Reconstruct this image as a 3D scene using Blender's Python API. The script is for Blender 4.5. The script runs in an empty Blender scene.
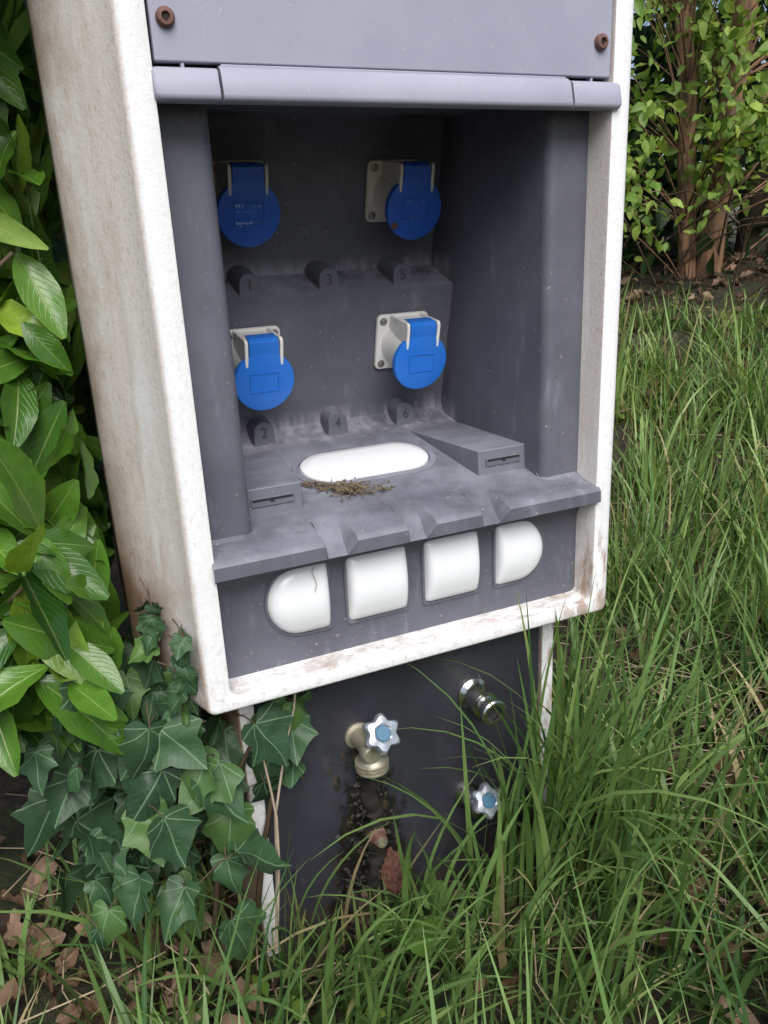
import bpy, bmesh, math, random
import numpy as np
from mathutils import Vector, Matrix

rng = np.random.default_rng(11)
random.seed(5)
scene = bpy.context.scene
COL = scene.collection
GZ = 0.82                     # height of the eye above the ground at the pedestal's foot

# ------------------------------------------------------------------ node helpers
def new_mat(name):
    m = bpy.data.materials.new(name); m.use_nodes = True
    nt = m.node_tree; nt.nodes.clear()
    out = nt.nodes.new('ShaderNodeOutputMaterial')
    b = nt.nodes.new('ShaderNodeBsdfPrincipled')
    nt.links.new(b.outputs[0], out.inputs[0])
    return m, nt, b
def N(nt, t, **kw):
    n = nt.nodes.new('ShaderNode' + t)
    for k, v in kw.items(): setattr(n, k, v)
    return n
def setin(nt, sock, v):
    if hasattr(v, 'is_output'): nt.links.new(v, sock)
    elif isinstance(v, (tuple, list)) and sock.type == 'RGBA' and len(v) == 3: sock.default_value = (*v, 1)
    else: sock.default_value = v
def M(nt, op, a, b=0.0, c=None, clamp=False):
    n = N(nt, 'Math', operation=op); n.use_clamp = clamp
    setin(nt, n.inputs[0], a); setin(nt, n.inputs[1], b)
    if c is not None: setin(nt, n.inputs[2], c)
    return n.outputs[0]
def mix(nt, f, a, b, mode='MIX'):
    n = N(nt, 'Mix', data_type='RGBA', blend_type=mode)
    setin(nt, n.inputs['Factor'], f); setin(nt, n.inputs[6], a); setin(nt, n.inputs[7], b)
    return n.outputs[2]
def noise(nt, vec, scale, detail=4, rough=.55, dist=0.0):
    n = N(nt, 'TexNoise'); setin(nt, n.inputs['Vector'], vec)
    n.inputs['Scale'].default_value = scale; n.inputs['Detail'].default_value = detail
    n.inputs['Roughness'].default_value = rough; n.inputs['Distortion'].default_value = dist
    return n.outputs['Fac']
def ramp(nt, f, lo, hi, a=0.0, b=1.0):
    n = N(nt, 'MapRange', interpolation_type='SMOOTHSTEP'); setin(nt, n.inputs[0], f)
    n.inputs[1].default_value = lo; n.inputs[2].default_value = hi
    n.inputs[3].default_value = a; n.inputs[4].default_value = b
    return n.outputs[0]
def coord(nt, scale=(1, 1, 1), kind='Object'):
    tc = N(nt, 'TexCoord'); mp = N(nt, 'Mapping')
    nt.links.new(tc.outputs[kind], mp.inputs[0]); mp.inputs['Scale'].default_value = scale
    return mp.outputs[0]
def sep(nt, v):
    s = N(nt, 'SeparateXYZ'); setin(nt, s.inputs[0], v); return s.outputs
def bump(nt, b, h, strength=.3, dist=.002):
    n = N(nt, 'Bump'); setin(nt, n.inputs['Height'], h)
    n.inputs['Strength'].default_value = strength; n.inputs['Distance'].default_value = dist
    nt.links.new(n.outputs[0], b.inputs['Normal'])

# ------------------------------------------------------------------ materials
def mat_shell():
    m, nt, b = new_mat('weathered_white_fibreglass')
    c = coord(nt); X, Y, Z = sep(nt, c)
    g = N(nt, 'NewGeometry'); nx, ny, nz = sep(nt, g.outputs['Normal'])
    streak = noise(nt, coord(nt, (1, 1, .10)), 26, 6, .62)
    streak2 = noise(nt, coord(nt, (1, 1, .22)), 60, 5, .6)
    blot = noise(nt, c, 14, 7, .65)
    fine = noise(nt, c, 260, 3, .7)
    sidem = ramp(nt, M(nt, 'MULTIPLY', nx, -1), .45, .85)
    back = ramp(nt, Y, .02, .12)
    low = ramp(nt, Z, .62, .38)
    up = ramp(nt, nz, .5, .9)
    # dirty beige film on the side, thicker to the back and in streaks
    film = M(nt, 'MULTIPLY', sidem, ramp(nt, M(nt, 'ADD', streak, M(nt, 'MULTIPLY', blot, .35)), .50, .78))
    film = M(nt, 'ADD', film, M(nt, 'MULTIPLY', sidem, .40), clamp=True)
    col = mix(nt, M(nt, 'MULTIPLY', film, .9), (.71, .712, .718), (.60, .55, .515))
    bank = M(nt, 'MULTIPLY', ramp(nt, M(nt, 'ABSOLUTE', M(nt, 'SUBTRACT', Y, .055)), .03, .0),
             ramp(nt, streak2, .42, .62))
    col = mix(nt, M(nt, 'MULTIPLY', M(nt, 'MULTIPLY', sidem, bank), .45), col, (.40, .33, .28))
    br = M(nt, 'MULTIPLY', sidem, ramp(nt, M(nt, 'ADD', M(nt, 'MULTIPLY', blot, .7), M(nt, 'MULTIPLY', M(nt, 'ADD', back, low), .30)), .52, .84))
    col = mix(nt, M(nt, 'MULTIPLY', br, .85), col, (.27, .165, .095))
    # black-brown grime on ledges and low down
    gr = M(nt, 'MULTIPLY', up, ramp(nt, noise(nt, coord(nt, (1, 2.2, 1)), 17, 7, .75), .42, .72))
    col = mix(nt, M(nt, 'MULTIPLY', gr, .8), col, (.23, .175, .125))
    inner = ramp(nt, nx, -.9, -.99)
    gi = M(nt, 'MULTIPLY', M(nt, 'MULTIPLY', ramp(nt, X, .15, .2), ramp(nt, Z, .57, .44)), ramp(nt, noise(nt, coord(nt, (1, 1, .35)), 40, 6, .7), .48, .62))
    col = mix(nt, M(nt, 'MULTIPLY', gi, .75), col, (.25, .15, .09))
    grain = noise(nt, coord(nt, (1, 1, .45)), 260, 6, .8)
    gm = M(nt, 'MULTIPLY', M(nt, 'ADD', .34, M(nt, 'MULTIPLY', sidem, M(nt, 'ADD', .30, M(nt, 'MULTIPLY', low, .5)))), ramp(nt, streak, .30, .62, .25, 1), clamp=True)
    col = mix(nt, M(nt, 'MULTIPLY', ramp(nt, grain, .50, .66), gm), col, (.37, .27, .20))
    rb = M(nt, 'MULTIPLY', sidem, M(nt, 'MULTIPLY', ramp(nt, M(nt, 'ADD', M(nt, 'MULTIPLY', back, .4), M(nt, 'MULTIPLY', low, .5)), .25, .8), ramp(nt, M(nt, 'ADD', M(nt, 'MULTIPLY', streak, .5), M(nt, 'MULTIPLY', grain, .5)), .40, .62)))
    col = mix(nt, M(nt, 'MULTIPLY', rb, .8), col, (.26, .15, .09))
    # light general soiling + pits
    col = mix(nt, M(nt, 'MULTIPLY', ramp(nt, blot, .45, .75), .22), col, (.52, .48, .44))
    col = mix(nt, M(nt, 'MULTIPLY', ramp(nt, fine, .60, .72), .30), col, (.36, .31, .27))
    spat = M(nt, 'MULTIPLY', ramp(nt, Z, .52, .36), ramp(nt, noise(nt, c, 120, 4, .7), .50, .68))
    col = mix(nt, M(nt, 'MULTIPLY', spat, .5), col, (.36, .26, .2))
    setin(nt, b.inputs['Base Color'], col)
    setin(nt, b.inputs['Roughness'], .62)
    b.inputs['Specular IOR Level'].default_value = .3
    bump(nt, b, M(nt, 'ADD', fine, M(nt, 'MULTIPLY', blot, .8)), .25, .0015)
    return m

def mat_plastic(name, base, dust, dustcol, rough=.5, updust=.6, scale=1.0, wear=.35):
    m, nt, b = new_mat(name)
    c = coord(nt)
    g = N(nt, 'NewGeometry'); nx, ny, nz = sep(nt, g.outputs['Normal'])
    a = noise(nt, c, 9 * scale, 7, .62)
    d = noise(nt, coord(nt, (1, 1, .25)), 42 * scale, 6, .65)
    f = noise(nt, c, 420, 2, .6)
    sc = noise(nt, coord(nt, (1, 5, .6)), 60, 4, .7, 1.5)
    up = ramp(nt, nz, .1, .95)
    k = M(nt, 'MULTIPLY', ramp(nt, a, .36, .7), dust)
    k = M(nt, 'ADD', k, M(nt, 'MULTIPLY', M(nt, 'MULTIPLY', up, updust), ramp(nt, M(nt, 'ADD', M(nt, 'MULTIPLY', a, .6), M(nt, 'MULTIPLY', d, .4)), .30, .68)), clamp=True)
    col = mix(nt, k, base, dustcol)
    col = mix(nt, M(nt, 'MULTIPLY', ramp(nt, d, .56, .75), wear), col, dustcol)
    specks = ramp(nt, noise(nt, c, 230, 2, .5), .705, .74)
    col = mix(nt, M(nt, 'MULTIPLY', specks, .5), col, (.42, .41, .4))
    col = mix(nt, M(nt, 'MULTIPLY', ramp(nt, sc, .70, .78), .25), col, (.4, .4, .42))
    # pale dust lying in the two inner corners, wiped into streaks on the wall above
    if wear > .3:
        X, Y, Z = sep(nt, c); st = noise(nt, coord(nt, (1, 1, .12)), 55, 5, .7)
        for zc, hh, y0 in ((.592, .030, .215), (.780, .022, .225)):
            mk = M(nt, 'MULTIPLY', ramp(nt, M(nt, 'ABSOLUTE', M(nt, 'SUBTRACT', Z, zc)), hh, .002), ramp(nt, Y, y0, y0 + .02))
            mk = M(nt, 'MULTIPLY', mk, ramp(nt, M(nt, 'ADD', M(nt, 'MULTIPLY', st, .6), M(nt, 'MULTIPLY', a, .5)), .44, .66))
            col = mix(nt, M(nt, 'MULTIPLY', mk, .75), col, (.36, .36, .40))
    # edge wear: pale rubbed corners
    gp = M(nt, 'MULTIPLY', ramp(nt, g.outputs['Pointiness'], .53, .60), .35)
    col = mix(nt, gp, col, dustcol)
    setin(nt, b.inputs['Base Color'], col)
    setin(nt, b.inputs['Roughness'], M(nt, 'ADD', rough, M(nt, 'MULTIPLY', M(nt, 'SUBTRACT', a, .5), .35)))
    b.inputs['Specular IOR Level'].default_value = .4
    bump(nt, b, M(nt, 'ADD', f, M(nt, 'MULTIPLY', d, .6)), .12, .0008)
    return m

def mat_simple(name, base, rough=.5, metal=0, var=.25, scale=30, dirt=(.1, .09, .08), dirtamt=.3, bumps=.1):
    m, nt, b = new_mat(name); c = coord(nt)
    a = noise(nt, c, scale, 6, .65); f = noise(nt, c, scale * 9, 3, .6)
    col = mix(nt, M(nt, 'MULTIPLY', ramp(nt, a, .5, .75), dirtamt), base, dirt)
    col = mix(nt, M(nt, 'MULTIPLY', ramp(nt, f, .55, .75), var), col, tuple(x * .6 for x in base))
    setin(nt, b.inputs['Base Color'], col)
    setin(nt, b.inputs['Roughness'], M(nt, 'ADD', rough, M(nt, 'MULTIPLY', M(nt, 'SUBTRACT', a, .5), .3)))
    b.inputs['Metallic'].default_value = metal
    bump(nt, b, M(nt, 'ADD', a, f), bumps, .001)
    return m

def leaf_common(nt, b, col, rough, trans, coat=0.0):
    setin(nt, b.inputs['Base Color'], col)
    setin(nt, b.inputs['Roughness'], rough)
    out = [n for n in nt.nodes if n.type == 'OUTPUT_MATERIAL'][0]
    if trans:
        t = N(nt, 'BsdfTranslucent'); setin(nt, t.inputs[0], mix(nt, 1.0, col, (1.0, 1.0, .35), 'MULTIPLY'))
        ms = N(nt, 'MixShader'); ms.inputs[0].default_value = trans
        nt.links.new(b.outputs[0], ms.inputs[1]); nt.links.new(t.outputs[0], ms.inputs[2])
        nt.links.new(ms.outputs[0], out.inputs[0])

def tint_attr(nt):
    a = N(nt, 'Attribute', attribute_name='tint'); return a.outputs['Fac']
def uvs(nt):
    tc = N(nt, 'TexCoord'); return sep(nt, tc.outputs['UV'])

def mat_leaf(name, dark, mid, light, veincol, rough=.32, trans=.25, side=9.0, veinamt=.6, spec=.5):
    m, nt, b = new_mat(name)
    t = tint_attr(nt); U, V, _ = uvs(nt)
    c1 = mix(nt, ramp(nt, t, 0, .5), dark, mid); col = mix(nt, ramp(nt, t, .55, 1.0), c1, light)
    ax = M(nt, 'ABSOLUTE', M(nt, 'SUBTRACT', U, .5))
    mid_v = ramp(nt, ax, .035, .012)
    ph = M(nt, 'SUBTRACT', M(nt, 'MULTIPLY', V, side), M(nt, 'MULTIPLY', M(nt, 'POWER', ax, 1.35), side * .95))
    fr = M(nt, 'ABSOLUTE', M(nt, 'SUBTRACT', M(nt, 'FRACT', ph), .5))
    sv = M(nt, 'MULTIPLY', ramp(nt, fr, .12, .0), .22)
    vein = M(nt, 'MAXIMUM', mid_v, sv)
    n1 = noise(nt, coord(nt), 45, 4, .6)
    col = mix(nt, M(nt, 'MULTIPLY', ramp(nt, n1, .4, .7), .35), col, dark)
    col = mix(nt, M(nt, 'MULTIPLY', vein, veinamt), col, veincol)
    holes = ramp(nt, noise(nt, coord(nt), 130, 3, .6), .70, .74)
    col = mix(nt, M(nt, 'MULTIPLY', holes, .45), col, (.10, .075, .03))
    b.inputs['Specular IOR Level'].default_value = spec
    leaf_common(nt, b, col, rough, trans)
    bump(nt, b, M(nt, 'SUBTRACT', M(nt, 'MULTIPLY', n1, .5), vein), .35, .002)
    return m

def mat_ivy():
    m, nt, b = new_mat('ivy_leaf')
    t = tint_attr(nt); U, V, _ = uvs(nt)
    x = M(nt, 'ABSOLUTE', M(nt, 'MULTIPLY', M(nt, 'SUBTRACT', U, .5), 1.4)); y = M(nt, 'SUBTRACT', M(nt, 'MULTIPLY', V, 1.25), .2)
    def line(dx, dy, w):
        L = math.hypot(dx, dy); dx /= L; dy /= L
        d = M(nt, 'ABSOLUTE', M(nt, 'SUBTRACT', M(nt, 'MULTIPLY', x, dy), M(nt, 'MULTIPLY', y, dx)))
        al = M(nt, 'ADD', M(nt, 'MULTIPLY', x, dx), M(nt, 'MULTIPLY', y, dy))
        return M(nt, 'MULTIPLY', ramp(nt, d, w, w * .35), ramp(nt, al, 0, .03))
    v = line(0, 1, .020)
    for dx, dy in ((.62, .42), (.48, -.02)): v = M(nt, 'MAXIMUM', v, line(dx, dy, .017))
    # feathered secondary veins
    ph = M(nt, 'SUBTRACT', M(nt, 'MULTIPLY', y, 8), M(nt, 'MULTIPLY', x, 7))
    fr = M(nt, 'ABSOLUTE', M(nt, 'SUBTRACT', M(nt, 'FRACT', ph), .5))
    v2 = M(nt, 'MULTIPLY', ramp(nt, fr, .14, .0), M(nt, 'MULTIPLY', ramp(nt, noise(nt, coord(nt), 90, 3, .6), .45, .6), .28))
    c1 = mix(nt, ramp(nt, t, 0, .55), (.013, .036, .017), (.036, .080, .034))
    col = mix(nt, ramp(nt, t, .62, 1.0), c1, (.075, .145, .032))
    n1 = noise(nt, coord(nt), 60, 4, .65)
    col = mix(nt, M(nt, 'MULTIPLY', ramp(nt, n1, .45, .7), .35), col, (.032, .078, .036))
    col = mix(nt, M(nt, 'MULTIPLY', M(nt, 'MAXIMUM', v, v2), .6), col, (.16, .25, .14))
    b.inputs['Specular IOR Level'].default_value = .28
    leaf_common(nt, b, col, M(nt, 'ADD', .34, M(nt, 'MULTIPLY', n1, .25)), .10)
    bump(nt, b, M(nt, 'SUBTRACT', n1, v), .35, .002)
    return m

def mat_grass():
    m, nt, b = new_mat('grass_blade')
    t = tint_attr(nt); U, V, _ = uvs(nt)
    c1 = mix(nt, ramp(nt, t, 0, .45), (.046, .110, .034), (.145, .250, .070))
    c2 = mix(nt, ramp(nt, t, .45, .86), c1, (.30, .40, .13))
    col = mix(nt, ramp(nt, t, .90, .95), c2, (.40, .32, .17))
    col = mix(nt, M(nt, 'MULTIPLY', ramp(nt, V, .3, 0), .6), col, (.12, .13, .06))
    rib = ramp(nt, M(nt, 'ABSOLUTE', M(nt, 'SUBTRACT', U, .5)), .16, .03)
    col = mix(nt, M(nt, 'MULTIPLY', rib, .25), col, (.17, .26, .10))
    b.inputs['Specular IOR Level'].default_value = .35
    leaf_common(nt, b, col, .45, .3)
    return m

def mat_drylf():
    m, nt, b = new_mat('dry_brown_leaf')
    t = tint_attr(nt); U, V, _ = uvs(nt)
    c1 = mix(nt, ramp(nt, t, 0, .5), (.05, .028, .017), (.15, .085, .048))
    col = mix(nt, ramp(nt, t, .6, 1), c1, (.33, .22, .15))
    rib = ramp(nt, M(nt, 'ABSOLUTE', M(nt, 'SUBTRACT', U, .5)), .04, .01)
    col = mix(nt, M(nt, 'MULTIPLY', rib, .5), col, (.4, .3, .18))
    leaf_common(nt, b, col, .7, .1)
    return m

def mat_bark(name, a, bcol, sc=1.0):
    m, nt, b = new_mat(name)
    n1 = noise(nt, coord(nt, (1, 1, .2)), 30 * sc, 7, .7); n2 = noise(nt, coord(nt), 9 * sc, 5, .6)
    col = mix(nt, ramp(nt, n1, .35, .65), a, bcol)
    col = mix(nt, M(nt, 'MULTIPLY', ramp(nt, n2, .5, .75), .5), col, (.05, .07, .03))
    setin(nt, b.inputs['Base Color'], col); b.inputs['Roughness'].default_value = .85
    bump(nt, b, n1, .6, .006)
    return m

def mat_ground():
    m, nt, b = new_mat('leafy_soil')
    c = coord(nt)
    n1 = noise(nt, c, 5, 8, .65); n2 = noise(nt, c, 38, 7, .7); n3 = noise(nt, c, 160, 4, .7)
    col = mix(nt, ramp(nt, n2, .35, .7), (.018, .013, .009), (.075, .052, .034))
    col = mix(nt, M(nt, 'MULTIPLY', ramp(nt, n1, .45, .62), .75), col, (.03, .05, .015))
    col = mix(nt, M(nt, 'MULTIPLY', ramp(nt, n3, .58, .7), .5), col, (.16, .11, .07))
    setin(nt, b.inputs['Base Color'], col); b.inputs['Roughness'].default_value = .95
    bump(nt, b, M(nt, 'ADD', n2, M(nt, 'MULTIPLY', n3, .5)), .9, .02)
    return m

def mat_plate():
    m, nt, b = new_mat('dark_base_plate')
    c = coord(nt); X, Y, Z = sep(nt, c)
    a = noise(nt, c, 8, 6, .6); d = noise(nt, coord(nt, (1, 1, .3)), 50, 6, .7)
    col = mix(nt, ramp(nt, a, .35, .7), (.022, .023, .031), (.040, .041, .054))
    col = mix(nt, M(nt, 'MULTIPLY', ramp(nt, d, .58, .75), .18), col, (.11, .11, .12))
    # wet black-brown algae run under the first tap
    lf = noise(nt, coord(nt, (1, 1, .7)), 34, 5, .65)
    w = M(nt, 'ADD', .012, M(nt, 'MULTIPLY', M(nt, 'SUBTRACT', .27, Z), .16))
    dx = M(nt, 'ABSOLUTE', M(nt, 'ADD', M(nt, 'SUBTRACT', X, -.062), M(nt, 'ADD', M(nt, 'MULTIPLY', M(nt, 'SUBTRACT', d, .5), .06), M(nt, 'MULTIPLY', M(nt, 'SUBTRACT', lf, .5), .16))))
    run = M(nt, 'MULTIPLY', ramp(nt, M(nt, 'SUBTRACT', dx, w), .016, -.012), ramp(nt, Z, .268, .235))
    col = mix(nt, M(nt, 'MULTIPLY', run, .9), col, (.012, .010, .008))
    col = mix(nt, M(nt, 'MULTIPLY', run, ramp(nt, d, .52, .66)), col, (.075, .055, .035))
    soil = M(nt, 'MULTIPLY', ramp(nt, Z, .11, .0), ramp(nt, noise(nt, c, 60, 5, .7), .45, .6))
    col = mix(nt, M(nt, 'MULTIPLY', soil, .8), col, (.06, .042, .028))
    setin(nt, b.inputs['Base Color'], col); setin(nt, b.inputs['Roughness'], M(nt, 'SUBTRACT', .5, M(nt, 'MULTIPLY', run, .2)))
    bump(nt, b, M(nt, 'ADD', d, M(nt, 'MULTIPLY', run, 1.5)), .25, .002)
    return m

MAT = dict(
    shell=mat_shell(),
    grey=mat_plastic('grey_moulded_plastic', (.089, .092, .113), .16, (.25, .258, .305), .50, .62),
    lid=mat_plastic('pale_grey_lid', (.235, .240, .305), .5, (.34, .345, .42), .55, .1, .6, .12),  # paler grey than the recess moulding
    rail=mat_plastic('pale_grey_rail', (.255, .258, .325), .4, (.36, .36, .43), .55, .1, 1.0, .1),  # slightly paler again than the lid
    plate=mat_plate(),
    lamp=mat_simple('white_diffuser', (.70, .715, .73), .22, 0, .02, 14, (.7, .68, .62), .05, .01),
    socket=mat_simple('white_socket_plastic', (.74, .73, .70), .45, 0, .08, 26, (.36, .31, .24), .28, .05),
    uppersocket=mat_simple('upper_socket_plastic', (.55, .51, .45), .5, 0, .15, 24, (.22, .18, .13), .55, .08),  # upper sockets: darker, warmer tone than the lower ones
    blue=mat_simple('blue_cap_plastic', (.018, .165, .64), .38, 0, .16, 11, (.05, .19, .60), .5, .06),
    blueshade=mat_simple('shaded_blue_cap_plastic', (.014, .095, .46), .42, 0, .18, 11, (.04, .11, .40), .5, .06),  # upper caps: their shadow put into a darker copy of the blue
    print=mat_simple('worn_white_print', (.62, .70, .80), .6, 0, .3, 200, (.1, .2, .5), .8, 0),
    fade=mat_simple('faded_print', (.16, .30, .62), .6, 0, .3, 200, (.03, .12, .5), .9, 0),
    engrave=mat_simple('raised_numeral', (.035, .037, .048), .6, 0, .1, 80, (.1, .1, .1), .1, 0),
    dark=mat_simple('gap_shade_black', (.008, .008, .010), .8, 0, .1, 50, (.02, .02, .02), .2, .0),  # shade inside gaps, slits and bores put into the colour
    gasket=mat_simple('dark_gasket', (.10, .105, .125), .6, 0, .1, 50, (.25, .25, .27), .5, .1),
    steel=mat_simple('dull_steel', (.33, .31, .28), .42, .8, .3, 90, (.10, .07, .04), .55, .2),
    chrome=mat_simple('chromed_brass', (.62, .62, .60), .22, 1, .12, 60, (.25, .2, .13), .35, .08),
    oldbrass=mat_simple('limescaled_brass', (.46, .43, .33), .45, .75, .3, 70, (.14, .13, .06), .75, .4),
    knob=mat_simple('grey_silver_knob', (.30, .325, .36), .36, .5, .15, 70, (.30, .32, .34), .5, .15),
    bluedot=mat_simple('pale_blue_disc', (.045, .13, .21), .4, 0, .1, 60, (.3, .4, .5), .4, .0),
    rust=mat_simple('rusty_screw', (.17, .088, .072), .7, .3, .4, 120, (.07, .03, .02), .7, .4),
    brick=mat_simple('broken_red_brick', (.105, .042, .030), .9, 0, .4, 60, (.1, .05, .035), .6, .6),
    moss=mat_simple('wet_black_moss', (.012, .009, .006), .8, 0, .4, 120, (.045, .032, .018), .5, .8),
    straw=mat_simple('dry_straw', (.36, .28, .18), .7, 0, .3, 90, (.14, .1, .06), .5, .2),
    litter=mat_simple('moss_and_rootlets', (.17, .125, .075), .8, 0, .5, 130, (.05, .04, .02), .8, .3),
    twig=mat_simple('bare_twig', (.34, .27, .20), .75, 0, .3, 60, (.14, .1, .06), .5, .3),
    stem=mat_simple('brown_stem', (.07, .045, .026), .75, 0, .3, 60, (.04, .05, .02), .5, .3),
    gstem=mat_simple('green_stem', (.10, .15, .045), .6, 0, .2, 60, (.06, .08, .02), .4, .1),
    bark=mat_bark('dark_bark', (.035, .026, .018), (.11, .075, .05)),
    barkor=mat_bark('orange_brown_bark', (.13, .072, .045), (.42, .235, .14)),
    ground=mat_ground(),
    grass=mat_grass(), dry=mat_drylf(), ivy=mat_ivy(),
    laurel=mat_leaf('laurel_leaf', (.022, .080, .010), (.090, .205, .022), (.30, .44, .05), (.30, .40, .12), .24, .28, 9, .42, .5),
    lance=mat_leaf('lance_leaf', (.035, .11, .015), (.10, .21, .030), (.24, .36, .07), (.3, .4, .14), .4, .35, 9, .4),
    hazel=mat_leaf('hazel_leaf', (.05, .115, .018), (.16, .28, .045), (.38, .50, .10), (.28, .38, .12), .45, .40, 8, .35, .35),
    deep=mat_leaf('shade_leaf', (.010, .026, .008), (.020, .048, .012), (.05, .10, .022), (.06, .1, .04), .5, .2, 8, .3, .3),  # shade of the wood and hedge depth put into the leaf colour
    dock=mat_leaf('broad_leaf', (.05, .13, .02), (.11, .23, .035), (.24, .38, .08), (.3, .4, .16), .4, .35, 7, .4),
    mossleaf=mat_leaf('wet_moss_flake', (.006, .005, .004), (.012, .010, .007), (.035, .026, .016), (.02, .02, .01), .6, .0, 8, .2),
    mould=mat_leaf('leaf_mould_flake', (.008, .006, .004), (.022, .015, .010), (.085, .052, .032), (.05, .035, .02), .8, .0, 8, .3),
    yellow=mat_leaf('yellow_petal', (.55, .45, .02), (.7, .6, .03), (.8, .7, .05), (.8, .7, .1), .5, .3, 4, .1),
)

# ------------------------------------------------------------------ object helpers
def link(name, me, mat=None, parent=None, smooth=None):
    o = bpy.data.objects.new(name, me); COL.objects.link(o)
    if mat: me.materials.append(MAT[mat] if isinstance(mat, str) else mat)
    if parent: o.parent = parent
    if smooth: me.polygons.foreach_set('use_smooth', [True] * len(me.polygons))
    return o
def empty(name, loc=(0, 0, 0)):
    o = bpy.data.objects.new(name, None); COL.objects.link(o); o.location = loc; o.empty_display_size = .05
    return o
def tag(o, label=None, cat=None, group=None, kind=None):
    for k, v in (('label', label), ('category', cat), ('group', group), ('kind', kind)):
        if v: o[k] = v
    return o
def part(name, bm, mat, parent, bevel=0, seg=2, smooth=True, ang=35, loc=None, rot=None):
    bmesh.ops.recalc_face_normals(bm, faces=bm.faces[:])
    me = bpy.data.meshes.new(name); bm.to_mesh(me); bm.free()
    o = link(name, me, mat, parent)
    if smooth:
        me.polygons.foreach_set('use_smooth', [True] * len(me.polygons))
        me.set_sharp_from_angle(angle=math.radians(ang))
    if bevel:
        b = o.modifiers.new('bevel', 'BEVEL'); b.width = bevel; b.segments = seg; b.limit_method = 'ANGLE'; b.angle_limit = math.radians(28)
        b.harden_normals = True
    if loc is not None: o.location = loc
    if rot is not None: o.rotation_euler = rot
    return o
def box(bm, x0, x1, y0, y1, z0, z1):
    v = [bm.verts.new(p) for p in ((x0, y0, z0), (x1, y0, z0), (x1, y1, z0), (x0, y1, z0), (x0, y0, z1), (x1, y0, z1), (x1, y1, z1), (x0, y1, z1))]
    for f in ((0, 3, 2, 1), (4, 5, 6, 7), (0, 1, 5, 4), (1, 2, 6, 5), (2, 3, 7, 6), (3, 0, 4, 7)): bm.faces.new([v[i] for i in f])
def loft(bm, loops, closed=True, cap0=False, cap1=False):
    rows = [[bm.verts.new(p) for p in L] for L in loops]
    n = len(rows[0])
    for a, b in zip(rows, rows[1:]):
        for i in range(n if closed else n - 1):
            j = (i + 1) % n
            bm.faces.new((a[i], a[j], b[j], b[i]))
    if cap0: bm.faces.new(rows[0])
    if cap1: bm.faces.new(rows[-1])
    return rows
def lathe_y(bm, prof, cx=0, cz=0, seg=32, cap0=True, cap1=True, sq=1.0):
    """prof: list of (y, r) revolved about the y axis."""
    loft(bm, [[(cx + r * math.cos(2 * math.pi * i / seg), y, cz + sq * r * math.sin(2 * math.pi * i / seg)) for i in range(seg)] for y, r in prof], True, cap0, cap1)
def rrect(hx, z0, z1, r, y, n=6, cx=0):
    pts = []
    for (sx, zc, a0) in ((1, z0 + r, -90), (1, z1 - r, 0), (-1, z1 - r, 90), (-1, z0 + r, 180)):
        for k in range(n + 1):
            a = math.radians(a0 + 90 * k / n)
            pts.append((cx + sx * (hx - r) + r * math.cos(a), y, zc + r * math.sin(a)))
    return pts
def text_mesh(body, size, name, mat, parent, loc, rot=(math.pi / 2, 0, 0), extrude=0.0002, align='CENTER'):
    cu = bpy.data.curves.new(name, 'FONT'); cu.body = body; cu.size = size; cu.extrude = extrude
    cu.align_x = align; cu.align_y = 'CENTER'; cu.resolution_u = 3
    tmp = bpy.data.objects.new('tmp', cu); COL.objects.link(tmp)
    dg = bpy.context.evaluated_depsgraph_get()
    me = bpy.data.meshes.new_from_object(tmp.evaluated_get(dg))
    bpy.data.objects.remove(tmp); bpy.data.curves.remove(cu)
    o = link(name, me, mat, parent); o.location = loc; o.rotation_euler = rot
    return o

def tube_arrays(pts, radii, sides=7):
    pts = np.asarray(pts, float); n = len(pts)
    t = np.gradient(pts, axis=0); t /= np.linalg.norm(t, axis=1, keepdims=True) + 1e-9
    ref = np.array([0.31, .22, .92]); V = []
    for i in range(n):
        a = np.cross(t[i], ref); 
        if np.linalg.norm(a) < .1: a = np.cross(t[i], (1, 0, 0))
        a /= np.linalg.norm(a); b = np.cross(t[i], a)
        for k in range(sides):
            q = 2 * math.pi * k / sides
            V.append(pts[i] + radii[i] * (math.cos(q) * a + math.sin(q) * b))
    F = []
    for i in range(n - 1):
        for k in range(sides):
            j = (k + 1) % sides
            F.append((i * sides + k, i * sides + j, (i + 1) * sides + j, (i + 1) * sides + k))
    return V, F
class Tubes:
    def __init__(s): s.V = []; s.F = []
    def add(s, pts, radii, sides=7):
        if not hasattr(radii, '__len__'): radii = [radii] * len(pts)
        v, f = tube_arrays(pts, radii, sides); o = len(s.V)
        s.V += [tuple(p) for p in v]; s.F += [tuple(i + o for i in q) for q in f]
    def build(s, name, mat, parent=None):
        me = bpy.data.meshes.new(name); me.from_pydata(s.V, [], s.F)
        return link(name, me, mat, parent, True)

# ---- leaf templates: (verts, faces, uvs) in local x (width), y (length 0..1), z (normal)
def tmpl_strip(width_fn, rows, cols, fold, droop, wave=0.0, cup=0.0):
    V, UV, F = [], [], []
    for i in range(rows + 1):
        t = i / rows; w = width_fn(t)
        for j in range(cols + 1):
            s = j / cols * 2 - 1
            V.append((s * w, t, abs(s) * w * fold - droop * t * t + wave * math.sin(t * 17 + s * 2.0) * abs(s) * w + cup * s * s * w))
            UV.append((s * .5 + .5, t))
    for i in range(rows):
        for j in range(cols):
            a = i * (cols + 1) + j
            F.append((a, a + 1, a + cols + 2, a + cols + 1))
    return np.array(V), F, np.array(UV)
def w_laurel(t): return .225 * (math.sin(math.pi * min(1, t * .95 + .02)) ** .8) * (1 - .18 * t) + .003
def w_lance(t): return .115 * (math.sin(math.pi * (t * .96 + .02)) ** .9) + .003
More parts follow.
